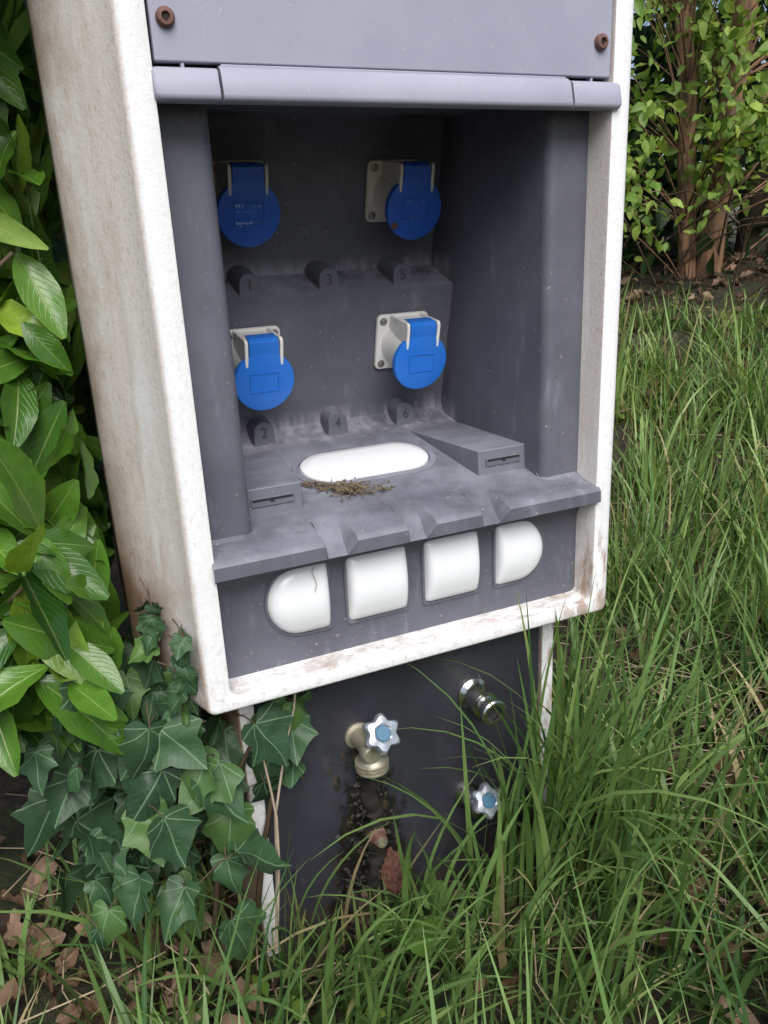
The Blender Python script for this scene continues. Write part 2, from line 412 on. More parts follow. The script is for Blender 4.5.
def w_oval(t): return .33 * (math.sin(math.pi * (t ** .85 * .97 + .015)) ** .8) + .004
def w_round(t): return .44 * (math.sin(math.pi * (t ** .8 * .96 + .02)) ** .62) + .01
LAUREL = [tmpl_strip(w_laurel, 8, 4, .35, d, w) for d, w in ((.10, .12), (.28, .2), (.02, .1), (.4, .25))]
LANCE = [tmpl_strip(w_lance, 7, 2, .4, d, .1) for d in (.1, .3, -.05)]
OVAL = [tmpl_strip(w_oval, 5, 2, .25, d, .15) for d in (.05, .25, .4)]
ROUND = [tmpl_strip(w_round, 7, 4, .15, d, .12) for d in (.1, .3)]
LOWOVAL = [tmpl_strip(w_oval, 3, 2, .3, d) for d in (.05, .3)]
DRYT = [tmpl_strip(w_oval, 7, 4, f, d, .5, c) for f, d, c in ((.5, .55, .3), (-.4, .2, .5), (.9, -.4, 0), (.2, .8, .6))]
def tmpl_ivy(droop, fold, k=1.0, seed=0):
    r = random.Random(seed)
    half = [(0, 0), (.07, -.08), (.19, -.14), (.33, -.14), (.46, -.05), (.46, .06), (.43, .15), (.50, .25), (.60, .40), (.48, .46), (.35, .52), (.27, .64), (.16, .82), (0, 1.0)]
    half = [(x * k * (1 + r.uniform(-.06, .06)), y + r.uniform(-.02, .02) * (0 < i < 13)) for i, (x, y) in enumerate(half)]
    ring = half + [(-x * (1 + r.uniform(-.06, .06)), y) for x, y in half[-2:0:-1]]
    c = (0, .30); V, UV, F = [], [], []
    for f in (1.0, .66, .33):
        for x, y in ring: V.append((c[0] + (x - c[0]) * f, c[1] + (y - c[1]) * f))
    V.append(c); n = len(ring)
    for q in range(2):
        for i in range(n):
            j = (i + 1) % n; F.append((q * n + i, q * n + j, (q + 1) * n + j, (q + 1) * n + i))
    for i in range(n): F.append((2 * n + i, 2 * n + (i + 1) % n, 3 * n))
    V3 = np.array([(x, y, abs(x) * fold - droop * (x * x * 1.2 + max(y, 0) ** 2) + .045 * math.sin(8 * x + 7 * y + seed) + .05 * math.sin(13 * y + seed * 2) * abs(x)) for x, y in V])
    UV = np.array([(x / 1.4 + .5, (y + .2) / 1.25) for x, y in V])
    return V3, F, UV
IVY = [tmpl_ivy(.15, .10, 1.0, 1), tmpl_ivy(.42, .05, .85, 2), tmpl_ivy(.1, .35, 1.05, 3), tmpl_ivy(.3, .22, .68, 4), tmpl_ivy(.55, -.12, .8, 5), tmpl_ivy(-.12, .3, .92, 6)]

def leaves(name, tmpls, pos, dirs, norms, size, tint, mat, parent=None, wid=None):
    """All leaves of one plant as one mesh (numpy)."""
    pos = np.asarray(pos, float); n = len(pos)
    d = np.asarray(dirs, float); d = d / (np.linalg.norm(d, axis=1, keepdims=True) + 1e-9)
    nn = np.asarray(norms, float); xx = np.cross(d, nn); xx /= np.linalg.norm(xx, axis=1, keepdims=True) + 1e-9
    nn = np.cross(xx, d)
    size = np.broadcast_to(size, (n,)); tint = np.broadcast_to(tint, (n,)); wid = np.broadcast_to(1.0 if wid is None else wid, (n,))
    which = rng.integers(0, len(tmpls), n)
    VV, LT, LV, UVs, TT = [], [], [], [], []; off = 0
    for k, (V, F, UV) in enumerate(tmpls):
        idx = np.where(which == k)[0]
        if not len(idx): continue
        m = len(V)
        P = (pos[idx][:, None, :] + size[idx][:, None, None] * (V[None, :, 0:1] * wid[idx][:, None, None] * xx[idx][:, None, :] + V[None, :, 1:2] * d[idx][:, None, :] + V[None, :, 2:3] * nn[idx][:, None, :]))
        VV.append(P.reshape(-1, 3)); TT.append(np.repeat(tint[idx], m))
        fl = np.array([len(f) for f in F]); fi = np.array([i for f in F for i in f])
        LV.append(((np.arange(len(idx)) * m)[:, None] + fi[None, :] + off).ravel())
        LT.append(np.tile(fl, len(idx)))
        UVs.append(np.tile(UV[fi], (len(idx), 1)))
        off += m * len(idx)
    VV = np.concatenate(VV); LV = np.concatenate(LV); LT = np.concatenate(LT); UVs = np.concatenate(UVs); TT = np.concatenate(TT)
    me = bpy.data.meshes.new(name)
    me.vertices.add(len(VV)); me.vertices.foreach_set('co', VV.ravel())
    me.loops.add(len(LV)); me.loops.foreach_set('vertex_index', LV.astype(np.int32))
    me.polygons.add(len(LT)); st = np.concatenate(([0], np.cumsum(LT)[:-1]))
    me.polygons.foreach_set('loop_start', st.astype(np.int32))
    me.polygons.foreach_set('use_smooth', np.ones(len(LT), bool))
    me.update(calc_edges=True)
    uv = me.uv_layers.new(name='UVMap'); uv.data.foreach_set('uv', UVs.ravel())
    a = me.attributes.new('tint', 'FLOAT', 'POINT'); a.data.foreach_set('value', TT.astype(np.float32))
    me.validate()
    return link(name, me, mat, parent)
def rnd(n, lo, hi): return rng.uniform(lo, hi, n)
def rvec(n, s=1.0): return rng.normal(0, s, (n, 3))

# ------------------------------------------------------------------ terrain
def gh(x, y):
    x = np.asarray(x, float); y = np.asarray(y, float)
    s = (x * .75 + y * .66)
    t = np.clip((s - .75) / 2.3, 0, 1)
    z = .62 * (t * t * (3 - 2 * t))
    z = z + .012 * np.sin(x * 7.1 + 1) * np.sin(y * 6.3) + .02 * np.sin(x * 2.3 + y * 1.7)*np.clip(s,0,1)
    z = z - .25 * np.clip((-s - 1.2) / 3, 0, 1) * 0
    return z
def ground():
    c = np.concatenate((-np.geomspace(300, 3.2, 16), np.linspace(-3, 4.5, 151), np.geomspace(4.8, 300, 18)))
    gx, gy = np.meshgrid(c, c, indexing='ij')
    gz = gh(gx, gy) + .006 * rng.normal(0, 1, gx.shape) * (np.abs(gx) < 5)
    n = len(c)
    V = np.stack((gx, gy, gz), -1).reshape(-1, 3)
    F = [(i * n + j, (i + 1) * n + j, (i + 1) * n + j + 1, i * n + j + 1) for i in range(n - 1) for j in range(n - 1)]
    me = bpy.data.meshes.new('ground'); me.from_pydata(V.tolist(), [], F)
    o = link('ground', me, 'ground', None, True); tag(o, 'dark leafy soil of the grassy bank', None, None, 'structure')
ground()

# ------------------------------------------------------------------ the pedestal
ped = empty('service_pedestal', (0, 0, 0))
tag(ped, 'grey and white campsite power pedestal with four blue capped sockets and water taps', 'service pedestal')
def Zw(z): return z + GZ
TOP = Zw(.43); BOT = Zw(-.442)

def build_shell():
    bm = bmesh.new(); t0, b0 = TOP, BOT
    D = .245                                # flare per metre of depth
    loops = []
    iw = .2195; iz0 = BOT + .0185; iz1 = TOP - .02
    loops.append(rrect(iw - .001, iz0 + .001, iz1, .006, .30))
    loops.append(rrect(iw, iz0, iz1, .008, .004))
    loops.append(rrect(iw + .0008, iz0 - .0008, iz1, .0085, .0008))
    loops.append(rrect(iw + .0022, iz0 - .0022, iz1 + .002, .009, .0))
    loops.append(rrect(.2355, b0 + .004, t0 - .004, .004, 0))
    for k in range(1, 6):
        a = math.radians(90 * k / 5); r = .0045
        yy = (r - r * math.cos(a)) * 1.9; e = .2355 + .0095 * math.sin(a)
        loops.append(rrect(e, b0 + .004 - r * math.sin(a), t0 - .004 + r * math.sin(a),   .005 + .004 * k / 5, yy))
    for y, e, zl, r in ((.03, .2545, .003, .016), (.07, .2720, .009, .028), (.105, .2865, .016, .042), (.122, .2925, .018, .052), (.130, .2935, .018, .054), (.140, .2925, .016, .054), (.20, .2895, .012, .05), (.296, .2850, .006, .05)):
        loops.append(rrect(e, b0 - zl, t0 + .06 * y, r, y, 6))
    loops.append(rrect(.275, b0 + .006, t0 + .006, .05, .302))
    bmesh_l = loft(bm, loops, True, False, True)
    return part('housing_shell', bm, 'shell', ped, ang=45)
build_shell()

def tray(y): return Zw(-.281 + .19 * y)
WB = [(.266, tray(.266)), (.225, Zw(-.062))]      # lower wall foot and head
UB = [(.280, Zw(-.042)), (.235, Zw(.135))]        # upper wall foot and head
def wall_lower(z): f = (z - WB[0][1]) / (WB[1][1] - WB[0][1]); return WB[0][0] + f * (WB[1][0] - WB[0][0])
def wall_upper(z): f = (z - UB[0][1]) / (UB[1][1] - UB[0][1]); return UB[0][0] + f * (UB[1][0] - UB[0][0])

def build_moulding():
    bm = bmesh.new()
    NOTCH = [(-.1085, -.0805), (-.0185, .0085), (.0695, .0975)]
    xs = [-.2225]
    for a, b in NOTCH: xs += [a - .0030, a, b, b + .0035]
    xs += [.2225]
    xs = sorted(xs + [-.17, -.14, -.05, .04, .13, .17])
    def prof(x):
        cut = any(a - 1e-6 <= x <= b + 1e-6 for a, b in NOTCH)
        P = []
        # up the two tilted walls, down to the tray, out to the lip, under it and down the face
        uy, uz = UB[1]; P.append((uy, uz)); 
        P.append((UB[0][0] - .002, UB[0][1] + .012)); P.append((UB[0][0] - .004, UB[0][1] + .003)); P.append((UB[0][0] - .013, UB[0][1] - .002))
        P.append((WB[1][0] + .004, WB[1][1] + .0025)); P.append((WB[1][0] + .0005, WB[1][1] + .0005)); P.append((WB[1][0] + .001, WB[1][1] - .004))
        zf = WB[0][1]
        P.append((wall_lower(zf + .018), zf + .018)); P.append((wall_lower(zf + .008) - .003, zf + .008)); P.append((WB[0][0] - .012, tray(WB[0][0] - .012) + .002)); P.append((WB[0][0] - .022, tray(WB[0][0] - .022)))
        for y in (.15, .07, .046): P.append((y, tray(y)))
        if cut:
            P += [(.040, tray(.040) - .001), (.022, Zw(-.284)), (.006, Zw(-.2945)), (-.001, Zw(-.2985)), (-.002, Zw(-.2995)), (-.0015, Zw(-.3005))]
        else:
            P += [(.040, tray(.040)), (.022, tray(.022)), (.003, tray(.003)), (-.002, tray(0) - .0010), (-.0050, Zw(-.2855)), (-.0055, Zw(-.2985))]
        P.append((.001, Zw(-.3015)))
        for k in range(1, 7):
            a = math.radians(90 * k / 6); P.append((.001 + .033 * math.sin(a), Zw(-.3015 - .03 * (1 - math.cos(a)))))
        P.append((.0335, Zw(-.38))); P.append((.033, Zw(-.4275)))
        return P
    splay = {round(b, 5) for a, b in NOTCH}
    def row(x):
        out = []
        for y, z in prof(x):
            d = -.0075 * min(1, max(0, (.046 - y) / .046)) if round(x, 5) in splay and z < Zw(-.27) and y < .046 and z > Zw(-.301) else 0
            out.append(bm.verts.new((x + d, y, z)))
        return out
    rows = [row(x) for x in xs]
    for a, b in zip(rows, rows[1:]):
        for i in range(len(a) - 1):
            bm.faces.new((a[i], a[i + 1], b[i + 1], b[i]))
    # side pillars with a rounded inner edge, then the cavity's side walls
    for s in (-1, 1):
        sec = [(.2225, .0352), (.186, .0352)]
        for k in range(0, 6):
            a = math.radians(90 * k / 5); sec.append((.182 - .011 * math.sin(a), .0462 - .011 * math.cos(a)))
        sec += [(.166, .15), (.160, .30)]
        lo = [bm.verts.new((s * x, y, min(tray(y) + .0008, tray(.30)) - .02)) for x, y in sec]
        mid = [bm.verts.new((s * x, y, Zw(-.10))) for x, y in sec]
        hi = [bm.verts.new((s * x, y, Zw(.1335))) for x, y in sec]
        for A, B in ((lo, mid), (mid, hi)):
            for i in range(len(sec) - 1): bm.faces.new((A[i], A[i + 1], B[i + 1], B[i]))
        # little foot fillet where the pillar stands on the shelf
        fs = [(.2223, .0342), (.1835, .0342), (.1745, .0385), (.1700, .047)]
        A = [bm.verts.new((s * x, y - .0035, tray(y - .0035) - .0005)) for x, y in fs]; B = [bm.verts.new((s * x, y + .0018, tray(y) + .004)) for x, y in fs]
        for i in range(3): bm.faces.new((A[i], A[i + 1], B[i + 1], B[i]))
    # roof of the recess
    f = [bm.verts.new(p) for p in ((-.2223, .0362, Zw(.127)), (.2223, .0362, Zw(.127)), (.2223, .31, Zw(.131)), (-.2223, .31, Zw(.131)))]
    bm.faces.new(f)
    return part('recess_moulding', bm, 'grey', ped, bevel=0, ang=32)
build_moulding()

# cable clamp blocks, left and right of the tray lamp
def clamp_block(s):
    bm = bmesh.new(); h = Zw(-.2385)
    y0 = .070; yb = .215
    xo = .171; xi = .107; xib = .090
    pts = [(xi, y0, tray(y0) - .003), (xo, y0, tray(y0) - .003), (xo, y0 + .002, h), (xi, y0 + .002, h), (xib, yb, tray(yb) - .003), (xo - .006, yb, tray(yb) - .003), (xo - .006, yb, tray(yb) + .0012), (xib, yb, tray(yb) + .0012)]
    v = [bm.verts.new((s * x, y, z)) for x, y, z in pts]
    for q in ((0, 1, 2, 3), (3, 2, 6, 7), (0, 3, 7, 4), (1, 5, 6, 2), (4, 7, 6, 5), (0, 4, 5, 1)): bm.faces.new([v[i] for i in q])
    o = part('cable_clamp', bm, 'grey', ped, bevel=.0016, seg=2)
    bm = bmesh.new(); zc = (tray(y0) + h) / 2
    a, b = sorted((s * .116, s * .163)); box(bm, a, b, y0 - .0006, y0 + .004, zc - .0055, zc + .0045)
    part('slot', bm, 'gasket', o, bevel=.0012)
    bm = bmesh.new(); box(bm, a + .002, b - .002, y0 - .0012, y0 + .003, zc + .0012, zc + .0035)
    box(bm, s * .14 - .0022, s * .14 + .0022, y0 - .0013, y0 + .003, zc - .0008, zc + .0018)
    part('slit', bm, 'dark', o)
for s in (-1, 1): clamp_block(s)

# numbered lugs
def lug(x, yf, zb, length, num):
    bm = bmesh.new(); w = .0125; h = .0155
    prof = [(-w - .0012, -.004), (-w, h - .002)]
    for k in range(0, 9):
        a = math.radians(180 - 180 * k / 8); prof.append((w * math.cos(a), h + w * math.sin(a)))
    prof += [(w, h - .002), (w + .0012, -.004)]
    loft(bm, [[(px, 0, pz) for px, pz in prof], [(px * 1.32, length, pz * 1.32 + .001) for px, pz in prof]], True, True, True)
    o = part('numbered_lug', bm, 'grey', ped, bevel=.0009, loc=(x, yf, zb))
    text_mesh(str(num), .0175, 'numeral', 'engrave', o, (0, -.0003, h - .001), extrude=.0004)
for n_, x in ((1, -.0975), (3, 0), (5, .0975)): lug(x, .2335, Zw(-.0615), .046, n_)
for n_, x in ((2, -.0965), (4, 0), (6, .0955)): lug(x, .2365, tray(.2365), .046, n_)

# sockets
TILT = math.radians(14.5)
def plain_cap(o, worn):
    return
def socket(x, z, wall, upper_row, style, dx=0.0):
    y = wall(z) - .001
    sm = 'uppersocket' if upper_row else 'socket'; bmn = 'blueshade' if upper_row else 'blue'
    bm = bmesh.new()
    h = .0355
    L = [rrect(h, -h, h, .007, 0), rrect(h, -h, h, .007, -.004), rrect(h - .0012, -h + .0012, h - .0012, .006, -.0055)]
    loft(bm, L, True, True, True)
    # round body, leaning a little to its mouth
    lathe_y(bm, [(-.0045, .0315), (-.009, .0295), (-.03, .0272), (-.046, .0268)], dx * .7, -.0025, 36, False, True)
    # hinge hood: two cheeks and a roof
    for s in (-1, 1):
        a, b = sorted((s * .0182, s * .0222)); 
        P = [(-.0045, -.002), (-.0535, -.002), (-.0560, .002), (-.0565, .034), (-.0555, .0385), (-.052, .0405), (-.0045, .0345)]
        loft(bm, [[(a + dx, py, pz) for py, pz in P], [(b + dx, py, pz) for py, pz in P]], True, True, True)
    box(bm, dx - .0181, dx + .0181, -.040, -.0047, .008, .0325)
    o = part('power_socket', bm, sm, ped, bevel=.0009, ang=40, loc=(x, y, z), rot=(TILT, 0, 0))
    for sx in (-1, 1):
        for sz in (-1, 1):
            bm = bmesh.new(); lathe_y(bm, [(-.0050, .0049), (-.0060, .0049), (-.0061, .0037), (-.0068, .0034), (-.0074, .0022)], sx * .0275, sz * .0275, 18)
            box(bm, sx * .0275 - .003, sx * .0275 + .003, -.0077, -.0070, sz * .0275 - .0005, sz * .0275 + .0005)
            part('screw', bm, 'steel', o, bevel=0)
    # sprung blue cap
    bm = bmesh.new()
    dz = -.0100
    lathe_y(bm, [(-.046, .0322), (-.0465, .0345), (-.0475, .0354), (-.0535, .0358), (-.0555, .0350), (-.0560, .0335), (-.0564, .015)], dx, dz, 56, True, True)
    tl = [[(dx + xx, yy - .0016, zz), (dx - xx, yy - .0016, zz), (dx - xx, yy + .004, zz - .001), (dx + xx, yy + .004, zz - .001)] for xx, zz, yy in [(.0178, .014, -.0530), (.0172, .028, -.0550), (.0168, .0375, -.0535), (.0168, .0402, -.048), (.0168, .0395, -.036)]]
    loft(bm, tl, True, True, True)
    cap = part('socket_cap', bm, bmn, o, bevel=.0006, ang=35)
    # raised rectangular outline and print on the cap's face
    bm = bmesh.new(); y0, y1 = -.0573, -.0550; a, b, c, d = dx - .0170, dx + .0170, dz - .0115, dz + .0115; w = .0009
    for q in ((a, b, c, c + w), (a, b, d - w, d), (a, a + w, c + w, d - w), (b - w, b, c + w, d - w)): box(bm, q[0], q[1], y0, y1, q[2], q[3])
    part('label_outline', bm, bmn, cap)
    if style == 'print':
        for body, sz, px, pz, mt in (('P17', .0062, -.0155, .0085, 'print'), ('16A-6h', .0048, .0005, .0085, 'fade'), ('2P+T 200-250V~', .0036, -.0155, .0025, 'fade'), ('legrand', .0062, -.0155, -.0095, 'print'), ('576 04', .0050, .0040, -.0095, 'fade')):
            text_mesh(body, sz, 'cap_print', mt, cap, (px + dx, -.0568, pz + dz), extrude=.0001, align='LEFT')
    elif style == 'worn':
        for body, sz, px, pz, mt in (('P17', .0048, -.0115, .0085, 'fade'), ('6h', .0040, .0080, .0085, 'fade'), ('legrand', .0044, -.007, -.0095, 'fade')):
            text_mesh(body, sz, 'cap_print', mt, cap, (px + dx, -.0568, pz + dz), extrude=.0001, align='LEFT')
        bm = bmesh.new(); lathe_y(bm, [(-.0550, .003), (-.0560, .0042), (-.0568, .0042), (-.0570, .003)], dx - .0255, dz - .018, 14)
        part('cap_rivet', bm, 'rust', cap)
    return o
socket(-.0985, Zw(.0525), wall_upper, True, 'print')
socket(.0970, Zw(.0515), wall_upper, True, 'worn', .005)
socket(-.1030, Zw(-.1275), wall_lower, False, 'plain')
socket(.0930, Zw(-.1260), wall_lower, False, 'plain', .003)

# tray lamp
def stadium(L, W, n=12):
    r = W / 2; pts = []
    for sx, a0 in ((1, -90), (-1, 90)):
        for k in range(n + 1):
            a = math.radians(a0 + 180 * k / n); pts.append((sx * (L / 2 - r) + r * math.cos(a), r * math.sin(a)))
    return pts
def tray_lamp():
    sl = math.atan(.19)
    cy = .148; loc = (-.002, cy, tray(cy))
    bm = bmesh.new()
    loft(bm, [[(x, y, z) for x, y in stadium(L, W)] for L, W, z in ((.180, .094, -.001), (.178, .092, .0014), (.163, .077, .0020), (.161, .075, -.001))], True)
    ring = part('lamp_seal', bm, 'grey', ped, loc=loc, rot=(sl, 0, 0))
    bm = bmesh.new()
    loft(bm, [[(x, y, z) for x, y in stadium(L, W)] for L, W, z in ((.160, .074, -.001), (.1585, .0725, .0030), (.153, .067, .0052), (.13, .045, .0068), (.10, .016, .0072))], True, False, True)
    part('tray_lamp', bm, 'lamp', ped, loc=loc, rot=(sl, 0, 0))
tray_lamp()

# four front diffusers, bulging and curved over at the top
def diffuser(x0, x1, kind):
    zt, zb = Zw(-.3135), Zw(-.3915)
    def outline(inset):
        a, b, t, bt = x0 + inset, x1 - inset, zt - inset, zb + inset
        pts = []
        def arc(cx, cz, rx, rz, a0, a1, n=10):
            for k in range(n + 1):
                q = math.radians(a0 + (a1 - a0) * k / n); pts.append((cx + rx * math.cos(q), cz + rz * math.sin(q)))
        r = .004
        H = t - bt
        if kind == 'left':       # D with round left end
            R = H / 2
            arc(b - r, bt + r, r, r, -90, 0, 4); arc(b - r, t - r, r, r, 0, 90, 4)
            arc(a + R * .95, t - R, R * .95, R, 90, 180, 8); arc(a + R * .95, bt + R, R * .95, R, 180, 270, 8)
        elif kind == 'right':
            R = H / 2
            arc(b - R * .95, bt + R, R * .95, R, -90, 0, 8); arc(b - R * .95, t - R, R * .95, R, 0, 90, 8)
            arc(a + r, t - r, r, r, 90, 180, 4); arc(a + r, bt + r, r, r, 180, 270, 4)
        else:
            arc(b - r, bt + r, r, r, -90, 0, 4); arc(b - r, t - r, r, r, 0, 90, 4)
            arc(a + r, t - r, r, r, 90, 180, 4); arc(a + r, bt + r, r, r, 180, 270, 4)
        return pts
    def surf(x, z, lift):       # base face curves forward near the top under the shelf
        f = (zt - z) / (zt - zb)
        return .0335 - lift * (.45 + 1.35 * math.sin(math.pi * min(max(f, 0), 1) ** 1.15) ** .8)
    bm = bmesh.new(); nz, nx = 22, 20; H = zt - zb; R = H / 2
    def ends(z):
        a, b = x0, x1; e = math.sqrt(max(0, R * R - (z - (zt + zb) / 2) ** 2)) * .95
        if kind == 'left': a = x0 + R * .95 - e
        if kind == 'right': b = x1 - R * .95 + e
        c = .0; rr = .005
        dz_ = min(zt - z, z - zb)
        if dz_ < rr: c = rr - math.sqrt(max(0, rr * rr - (rr - dz_) ** 2))
        return (a + (c if kind != 'left' else 0), b - (c if kind != 'right' else 0))
    grid = []
    for i in range(nz + 1):
        f = .5 - .5 * math.cos(math.pi * i / nz); f = .3 * f + .7 * i / nz; z = zt - H * f; a, b = ends(z); rowv = []
        B = (.0035 + .0125 * math.sin(math.pi * min(1, f ** 1.1)) ** .75) * (1 - abs(2 * f - 1) ** 14) ** .5
        for j in range(nx + 1):
            u = .5 - .5 * math.cos(math.pi * j / nx); ex = (1 - abs(2 * u - 1) ** 9) ** .5
            if kind == 'left' and u < .5: ex = (1 - abs(2 * u - 1) ** 3.5) ** .5
            if kind == 'right' and u > .5: ex = (1 - abs(2 * u - 1) ** 3.5) ** .5
            rowv.append(bm.verts.new((a + (b - a) * u, .0338 - B * ex, z)))
        grid.append(rowv)
    for A, Bq in zip(grid, grid[1:]):
        for j in range(nx): bm.faces.new((A[j], A[j + 1], Bq[j + 1], Bq[j]))
    bmesh.ops.remove_doubles(bm, verts=bm.verts[:], dist=1e-6)
    o = part('light_diffuser', bm, 'lamp', ped, ang=75)
    bm = bmesh.new()
    loft(bm, [[(x, y, z) for x, z in outline(i)] for i, y in ((-.0028, .034), (-.0026, .0315), (-.0004, .0308), (.001, .034))], True)
    part('seal', bm, 'gasket', o)
for a, b, k in ((-.1665, -.0995, 'left'), (-.0785, -.0085, 'mid'), (.0135, .0815, 'mid'), (.1050, .1685, 'right')): diffuser(a, b, k)

# lid with hinge rail in three pieces
def rail_profile(bm, x0, x1, round0=False, round1=False, low=0.0):
    P = [(.012, .1335), (.0035, .1332), (.0012, .1318), (-.0022, .1290), (-.0050, .1180), (-.0066, .1115), (-.0062, .1085), (-.0042, .1068), (.006, .1062), (.020, .108), (.020, .1332)]
    if low: P = [(y, min(z, .1335 - low)) for y, z in P[1:-1]] + [(.020, .1335 - low)]; P[0] = (.0035, .1335 - low); P[1] = (.0008, .1335 - low - .0008)
    cz, cy = .119, .005
    def sect(x, f): return [(x, cy + (y - cy) * f, Zw(cz + (z - cz) * f)) for y, z in P]
    seq = []
    if round0: seq += [(x0, .80), (x0 + .0015, .93), (x0 + .004, 1.0)]
    else: seq += [(x0, .99), (x0 + .001, 1.0)]
    if round1: seq += [(x1 - .004, 1), (x1 - .0015, .93), (x1, .80)]
    else: seq += [(x1 - .001, 1), (x1, .99)]
    loft(bm, [sect(x, f) for x, f in seq], True, True, True)
bm = bmesh.new(); W = .2175
yl = .0022
box(bm, -W, W, yl, .012, Zw(.1347), TOP - .022)
# lid panel reaches down to the rail between the knuckles
box(bm, -.1665, .1665, yl + .0003, .0118, Zw(.128), Zw(.1347))
lid = part('lid_panel', bm, 'lid', ped, bevel=.0015)
bm = bmesh.new(); rail_profile(bm, -.1680, .1680); part('hinge_rail', bm, 'rail', lid, ang=50)
for s in (-1, 1):
    bm = bmesh.new()
    a, b = (-.2215, -.1705) if s < 0 else (.1705, .2275); rail_profile(bm, a, b, s < 0, s > 0, .0022)
    part('hinge_knuckle', bm, 'rail', lid, ang=50)
    bm = bmesh.new(); a, b = sorted((s * .1950, s * .1975)); box(bm, a, b, .0036, .011, Zw(.130), Zw(.1357)); part('hinge_bridge', bm, 'lid', lid)
    bm = bmesh.new(); lathe_y(bm, [(.004, .0072), (-.0008, .0072), (-.0030, .0058), (-.0034, .0034), (-.0012, .0030)], s * .2050 - .001, Zw(.1645), 24)
    sc = part('screw', bm, 'rust', lid)
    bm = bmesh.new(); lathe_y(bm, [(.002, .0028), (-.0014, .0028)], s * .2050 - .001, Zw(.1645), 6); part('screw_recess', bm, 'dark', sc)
bm = bmesh.new(); box(bm, -.2185, .2185, .0135, .034, Zw(.1100), Zw(.1400)); part('hinge_gap_shade', bm, 'dark', ped)  # near-black strip standing for the shade inside the hinge slits

# post below the housing: white edges with a dark plate between them
def post():
    bm = bmesh.new(); zt = Zw(-.435); zb = -.12
    for s in (-1, 1):
        sec = [(.2035, .052), (.1885, .052), (.1870, .0535), (.1865, .24), (.222, .24), (.2055, .0545)]
        loft(bm, [[(s * (x + .002 * f), y, z) for x, y in sec] for f, z in ((0, zt), (0, .2), (1, zb))], True, True, True)
    box(bm, -.1863, .1863, .225, .239, zb, zt)
    part('post_shell', bm, 'shell', ped, bevel=.002)
    bm = bmesh.new(); box(bm, -.1862, .1862, .0585, .066, zb, zt + .001)
    part('post_plate', bm, 'plate', ped, bevel=.001)
post()
PY_ = .0585
# taps
def star_knob(bm, r, depth, y0, lobes=5, cx=0, cz=0, ph=0.0):
    n = lobes * 10; L = []
    for y, f, d in ((y0, .82, .10), (y0 - .003, 1.0, .15), (y0 - depth + .003, 1.0, .15), (y0 - depth, .88, .13), (y0 - depth - .001, .55, .05), (y0 - depth + .0008, .42, 0)):
        L.append([(cx + r * f * (1 + d * math.cos(lobes * 2 * math.pi * i / n)) * math.cos(2 * math.pi * i / n + ph), y, cz + r * f * (1 + d * math.cos(lobes * 2 * math.pi * i / n)) * math.sin(2 * math.pi * i / n + ph)) for i in range(n)])
    loft(bm, L, True, True, True)
def tap_spout(x, z):
    bm = bmesh.new()     # wall rose, body, and downward threaded outlet
    lathe_y(bm, [(0, .0165), (-.003, .0165), (-.005, .012), (-.012, .0105), (-.030, .0105), (-.034, .0125), (-.044, .0125), (-.047, .010)], 0, 0, 28)
    for k, (zz, r) in enumerate(((-.004, .0120), (-.014, .0135), (-.020, .0180), (-.0205, .0200), (-.0225, .0200), (-.023, .0182), (-.0245, .0182), (-.025, .0200), (-.027, .0200), (-.0275, .0182), (-.029, .0182), (-.0295, .0196), (-.0315, .0196), (-.032, .0150))):
        row = [bm.verts.new((r * math.cos(2 * math.pi * i / 24) + .006, -.026 + r * math.sin(2 * math.pi * i / 24), zz)) for i in range(24)]
        if k:
            for i in range(24): bm.faces.new((prev[i], prev[(i + 1) % 24], row[(i + 1) % 24], row[i]))
        prev = row
    bm.faces.new(prev)
    o = part('water_tap', bm, 'oldbrass', ped, ang=40, loc=(x, PY_, z))
    return o
def knob_on(o, r, off, y0, stem=.012, tilt=-36):
    org = Vector((off[0], -.020, off[1])); rt = (math.radians(tilt), 0, 0)
    bm = bmesh.new(); lathe_y(bm, [(.004, .0095), (-.010, .0095), (-.012, .0075), (y0 - .001, .0070)], 0, 0, 20); part('bonnet', bm, 'chrome', o, loc=org, rot=rt)
    bm = bmesh.new(); star_knob(bm, r, .014, y0, 6, 0, 0, .35)
    k = part('tap_knob', bm, 'knob', o, ang=32, loc=org, rot=rt)
    bm = bmesh.new(); lathe_y(bm, [(y0 - .010, .0088), (y0 - .0146, .0088), (y0 - .0153, .0078)], 0, 0, 24); part('colour_disc', bm, 'bluedot', k)
t1 = tap_spout(-.068, Zw(-.553)); knob_on(t1, .0195, (.010, .006), -.030)
bm = bmesh.new(); lathe_y(bm, [(0, .0175), (-.004, .0175), (-.006, .0130), (-.014, .0115), (-.036, .0115), (-.037, .009)], 0, 0, 28)
t3 = part('water_tap', bm, 'chrome', ped, ang=40, loc=(.076, PY_, Zw(-.690))); knob_on(t3, .0190, (.002, .002), -.030)
bm = bmesh.new(); lathe_y(bm, [(0, .0185), (-.004, .0185), (-.008, .0150), (-.012, .0125), (-.026, .0125), (-.027, .0150), (-.033, .0150), (-.034, .0110), (-.046, .0105), (-.047, .0140), (-.053, .0145), (-.055, .0130), (-.0552, .0095), (-.048, .0095)], 0, 0, 32)
t2 = part('hose_outlet', bm, 'chrome', ped, ang=40, loc=(.087, PY_, Zw(-.542)))
t2.scale = (1.12, 1.0, 1.12)
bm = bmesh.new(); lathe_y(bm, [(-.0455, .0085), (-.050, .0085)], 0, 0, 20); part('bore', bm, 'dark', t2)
tb = Tubes(); zz = np.linspace(Zw(-.583), .02, 26)
